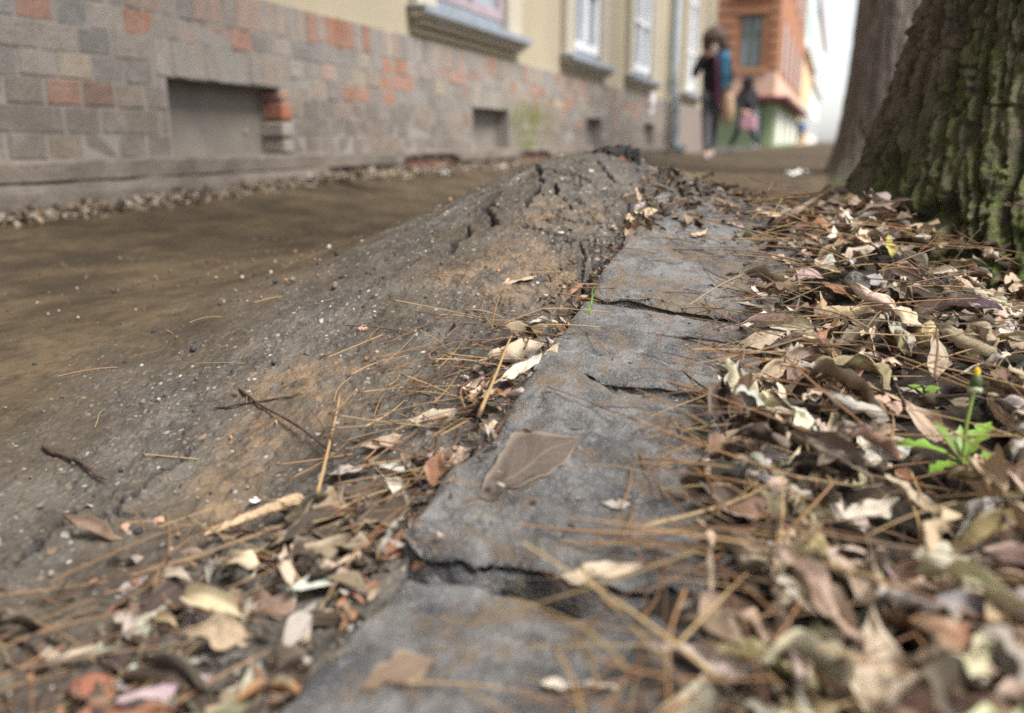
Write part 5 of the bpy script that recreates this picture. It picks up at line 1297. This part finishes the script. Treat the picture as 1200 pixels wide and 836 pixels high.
# ------------------------------------------------------------------ people
def skin_obj(name, pts, edges, mat, parent, root=0, sub=1):
    """pts: list of (x, y, z, rx, ry)"""
    me = bpy.data.meshes.new(name); me.from_pydata([p[:3] for p in pts], edges, []); me.materials.append(mat)
    o = bpy.data.objects.new(name, me); link(o, parent)
    m = o.modifiers.new("skin", 'SKIN'); m.use_smooth_shade = True
    for i, p in enumerate(pts):
        me.skin_vertices[0].data[i].radius = (p[3], p[4] if len(p) > 4 else p[3]); me.skin_vertices[0].data[i].use_root = (i == root)
    if sub: s = o.modifiers.new("subdivision", 'SUBSURF'); s.levels = s.render_levels = sub
    return o
def person(px, py, t, height, J, face, cl, label, zoff=0.0):
    base = at_t(px, py, t); base[2] = float(z_base(np.array(base[0]), np.array(base[1]))) + .0; root = empty("person", base, face, label=label, cat="person"); k = height / 1.70; root.scale = (k, k, k)
    D = dict(pel=(0, 0, .92), chest=(0, 0, 1.25), neck=(0, 0, 1.44), head=(0, -.02, 1.56), top=(0, -.01, 1.64),
             shR=(-.17, 0, 1.37), elR=(-.22, .02, 1.10), wrR=(-.22, -.06, .86), shL=(.17, 0, 1.37), elL=(.22, .02, 1.10), wrL=(.22, -.06, .86),
             hiR=(-.09, 0, .90), knR=(-.09, -.02, .49), anR=(-.09, .03, .08), hiL=(.09, 0, .90), knL=(.09, -.02, .49), anL=(.09, .03, .08)); D.update(J)
    V3 = lambda n: np.array(D[n], float)
    pts, edges = [], []
    def add(p, r, r2=None, par=None):
        pts.append((*p, r, r2 or r)); i = len(pts) - 1
        if par is not None: edges.append((par, i))
        return i
    pe = add(V3('pel'), .125, .10); sp1 = add((V3('pel') + V3('chest')) / 2, .11, .085, pe); chs = add(V3('chest'), .13, .095, sp1); ne = add(V3('neck'), .05, .05, chs)
    hd = add(V3('head'), .072, .085, ne); tp = add(V3('top'), .068, .082, hd)
    ns = add(V3('head') + np.array([0, -.105, -.005]), .012, .012, hd)
    for s in 'RL':
        sh = add(V3('sh' + s), .052, .05, chs); el = add(V3('el' + s), .038, .038, sh); wr2 = add(V3('wr' + s), .024, .028, el)
        dv = V3('wr' + s) - V3('el' + s); dv /= np.linalg.norm(dv); sd2 = np.cross(dv, [0, 1, 0]); sd2 /= np.linalg.norm(sd2) + 1e-9
        pm = add(V3('wr' + s) + dv * .055, .014, .036, wr2)
        for f_, (o_, ln) in enumerate([(-.030, .062), (-.010, .072), (.010, .068), (.030, .054)]):
            b_ = add(V3('wr' + s) + dv * .085 + sd2 * o_, .009, .009, pm); m2 = add(V3('wr' + s) + dv * (.085 + ln * .55) + sd2 * o_ * 1.1 + np.array([0, -.012, 0]), .008, .008, b_); add(V3('wr' + s) + dv * (.085 + ln * .9) + sd2 * o_ + np.array([0, -.034, 0]), .007, .007, m2)
        th = add(V3('wr' + s) + dv * .035 + sd2 * -.045 + np.array([0, -.01, 0]), .010, .010, pm); add(V3('wr' + s) + dv * .075 + sd2 * -.060 + np.array([0, -.03, 0]), .008, .008, th)
        hi = add(V3('hi' + s), .085, .085, pe); kn = add(V3('kn' + s), .052, .055, hi); cf = add(V3('kn' + s) * .6 + V3('an' + s) * .4 + np.array([0, .015, 0]), .048, .052, kn); an_ = add(V3('an' + s), .034, .036, cf); add(V3('an' + s) + np.array([0, -.13, -.045]), .03, .022, an_)
    skin_obj("body", pts, edges, M['skin'], root)
    # eyes, mouth
    for s in (-1, 1):
        V, F = blob(1, 2, 0, 1, (.011, .008, .008)); obj("eye", mesh_np("eye", V, F), M['eye'], root, tuple(V3('head') + np.array([s * .03, -.082, .02])))
    V, F = blob(2, 2, 0, 1, (.022, .008, .007)); obj("mouth", mesh_np("mouth", V, F), M['lip'], root, tuple(V3('head') + np.array([0, -.078, -.05])))
    # coat
    P, E = [], []
    def ad(p, r, r2, par=None):
        P.append((*p, r, r2)); i = len(P) - 1
        if par is not None: E.append((par, i))
        return i
    hem = cl.get('hem', .80)
    c0 = ad(V3('pel') * 1.0 + np.array([0, 0, .06]), .155, .125); ch0 = ad(np.array([V3('pel')[0], V3('pel')[1], hem]), .17, .14, c0); c1_ = ad((V3('pel') + V3('chest')) / 2, .145, .115, c0); c2_ = ad(V3('chest'), .16, .12, c1_); c3_ = ad(V3('neck') - np.array([0, 0, .03]), .075, .07, c2_)
    for s in 'RL':
        sh = ad(V3('sh' + s), .072, .07, c2_); el = ad(V3('el' + s), .056, .056, sh); ad(V3('wr' + s), .044, .044, el)
    skin_obj("coat", P, E, cl['coat'], root)
    P.clear(); E.clear()
    t0 = ad(V3('pel') - np.array([0, 0, .02]), .14, .115)
    for s in 'RL':
        hi = ad(V3('hi' + s) - np.array([0, 0, .04]), .098, .098, t0); kn = ad(V3('kn' + s), .064, .068, hi); cf = ad(V3('kn' + s) * .6 + V3('an' + s) * .4 + np.array([0, .015, 0]), .060, .064, kn); ad(V3('an' + s) + np.array([0, 0, .02]), .048, .050, cf)
    skin_obj("trousers", P, E, cl['trousers'], root)
    for s in 'RL':
        a = V3('an' + s); skin_obj("shoe", [(*(a + np.array([0, .05, -.04])), .042, .036), (*(a + np.array([0, -.03, -.035])), .046, .036), (*(a + np.array([0, -.14, -.05])), .046, .026)], [(0, 1), (1, 2)], cl['shoe'], root)
    # hair
    kind, hm = cl['hair']
    h0 = V3('head')
    if kind == 'curly':
        V, F = blob(7, 5, .10, 2.0, (.175, .15, .205)); nn = V / np.linalg.norm(V, axis=1)[:, None]; V = V * (1 + .10 * fbm(nn[:, 0] * 9, nn[:, 1] * 9, nn[:, 2] * 9, 3, 4))[:, None]
        V = V[:, :]; V[:, 1] = np.where((V[:, 1] < 0) & (np.hypot(V[:, 0], V[:, 2] + .03) < .085), V[:, 1] * .12, V[:, 1]); obj("hair", mesh_np("hair", V, F), hm, root, tuple(h0 + np.array([0, .03, .0])))
    elif kind == 'long':
        V, F = blob(8, 4, .06, 2.0, (.135, .15, .135)); lowm = V[:, 2] < 0; V[lowm, 2] *= 3.6; V[lowm, 1] = V[lowm, 1] * .8 + .03; obj("hair", mesh_np("hair", V, F), hm, root, tuple(h0 + np.array([0, .025, .035])))
    else:
        V, F = blob(9, 4, .05, 2.0, (.092, .105, .10)); V[:, 1] = np.where((V[:, 1] < 0) & (V[:, 2] < .03), V[:, 1] * .5, V[:, 1]); obj("hair", mesh_np("hair", V, F), hm, root, tuple(h0 + np.array([0, .015, .045])))
    return root, D, k
pw, D1, k1 = person(831, 186, 11.2, 1.58, dict(elR=(-.27, -.06, 1.13), wrR=(-.085, -.20, 1.385), elL=(.23, .05, 1.10), wrL=(.17, -.04, .86), knR=(-.06, -.10, .50), anR=(-.035, -.16, .09), knL=(.05, .0, .49), anL=(.015, .17, .12), hiR=(-.08, 0, .90), hiL=(.08, 0, .90)),
     YAW * .3, dict(coat=M['black'], trousers=M['jeans'], shoe=M['shoe'], hair=('curly', M['hairb']), hem=.84), "woman with big curly brown hair and black coat walking here, hand raised to her face")
def local_obj(root, D, k, name, V, F, mat, loc, label, cat, rot=(0, 0, 0)):
    p = root.matrix_basis @ Vector(loc); o = obj(name, mesh_np(name, np.array(V) * k, F), mat, None, p, (rot[0], rot[1], rot[2] + root.rotation_euler[2]), label=label, cat=cat); return o
# scarf over her left shoulder
def ribbon(P, w, th=.02, seed=1):
    P = np.array(P, float); n = 24; t = np.linspace(0, 1, n); tt = np.linspace(0, 1, len(P)); Q = np.stack([np.interp(t, tt, P[:, i]) for i in range(3)], -1)
    a = np.linspace(0, 2 * math.pi, 16, endpoint=False); V = Q[:, None, :] + np.stack([np.cos(a) * w, np.sin(a) * th, 0 * a], -1)[None] * (1 + .15 * vnoise(t * 6, t * 0, seed=seed))[:, None, None]
    V[..., 1] += .012 * np.sin(a * 5)[None]; return V.reshape(-1, 3), grid_faces(n, 16, True)
root_scarf = empty("scarf", pw.location, pw.rotation_euler[2], label="long teal and burgundy scarf hanging over the curly haired woman's shoulder", cat="scarf"); root_scarf.scale = pw.scale
V, F = ribbon([(.10, -.02, 1.46), (.12, -.14, 1.38), (.13, -.16, 1.15), (.14, -.15, .98)], .085, .028); obj("drape", mesh_np("drape", V, F), M['tealc'], root_scarf)
V, F = ribbon([(.0, -.10, 1.45), (.03, -.165, 1.3), (.06, -.17, 1.0), (.07, -.165, .78)], .052, .024, 3); obj("drape", mesh_np("drape", V, F), M['burg'], root_scarf)
V, F = ribbon([(-.10, .02, 1.44), (-.06, -.12, 1.42), (.05, -.14, 1.42), (.11, .0, 1.45)], .04, .05, 5); obj("collar_loop", mesh_np("collar_loop", V, F), M['burg'], root_scarf)
ph_ = MB(); ph_.box(-.034, .034, -.005, .005, -.06, .06); po = ph_.mesh("phone"); o = obj("mobile_phone", po, M['phone'], None, pw.matrix_basis @ Vector((.0, -.20, 1.445)), (.3, .25, pw.rotation_euler[2]), label="pale mobile phone held up by the curly haired woman", cat="phone"); bev(o, .004)
bg_ = empty("shoulder_bag", pw.matrix_basis @ Vector((.22, -.10, .50)), 0, label="tan bag hanging beside the curly haired woman's hip", cat="bag")
V, F = blob(12, 4, .05, 1.5, (.085, .055, .20)); obj("bag_body", mesh_np("bag_body", V, F), M['tan'], bg_, (0, 0, .18))
V, F = tube_np([(-.05, 0, .34), (-.04, 0, .45), (0, 0, .50), (.04, 0, .45), (.05, 0, .34)], .01, 6, False); obj("strap", mesh_np("strap", V, F), M['tan'], bg_)
p2, D2, k2 = person(872, 175, 19, 1.60, dict(elR=(-.20, -.08, 1.12), wrR=(-.08, -.24, .95), elL=(.2, -.05, 1.12), wrL=(.06, -.25, .92), knR=(-.16, -.16, .52), anR=(-.33, -.10, .10), knL=(.16, .05, .50), anL=(.30, .12, .12), hiR=(-.08, 0, .90), hiL=(.08, 0, .90)), YAW * .3,
     dict(coat=M['black'], trousers=M['dkjeans'], shoe=M['black'], hair=('long', M['hairk']), hem=.74), "woman with long black hair and black coat striding behind the first woman")
hb = empty("handbag", p2.matrix_basis @ Vector((.05, -.30, .50)), 0, label="pink handbag carried by the black haired woman", cat="bag")
m_ = MB(); m_.box(-.17, .17, -.06, .06, .0, .28); bo = m_.build("bag_body", M['pink'], hb, bevel=.03)
for s in (-.05, .05):
    V, F = tube_np([(-.09, s, .27), (-.07, s, .36), (0, s, .40), (.07, s, .36), (.09, s, .27)], .009, 6, False); obj("handle", mesh_np("handle", V, F), M['pink'], hb)
person(929, 168, 52, 1.70, dict(knR=(-.1, -.12, .5), anR=(-.12, -.18, .1), anL=(.1, .16, .12)), .2, dict(coat=M['navy'], trousers=M['bluejeans'], shoe=M['black'], hair=('short', M['hairk'])), "far pedestrian in a navy jacket, left one of the distant pair")
person(938, 168, 54, 1.66, dict(knL=(.1, -.12, .5), anL=(.12, -.18, .1), anR=(-.1, .16, .12)), .0, dict(coat=M['bluejeans'], trousers=M['navy'], shoe=M['black'], hair=('short', M['hairb'])), "far pedestrian in a blue jacket, right one of the distant pair")
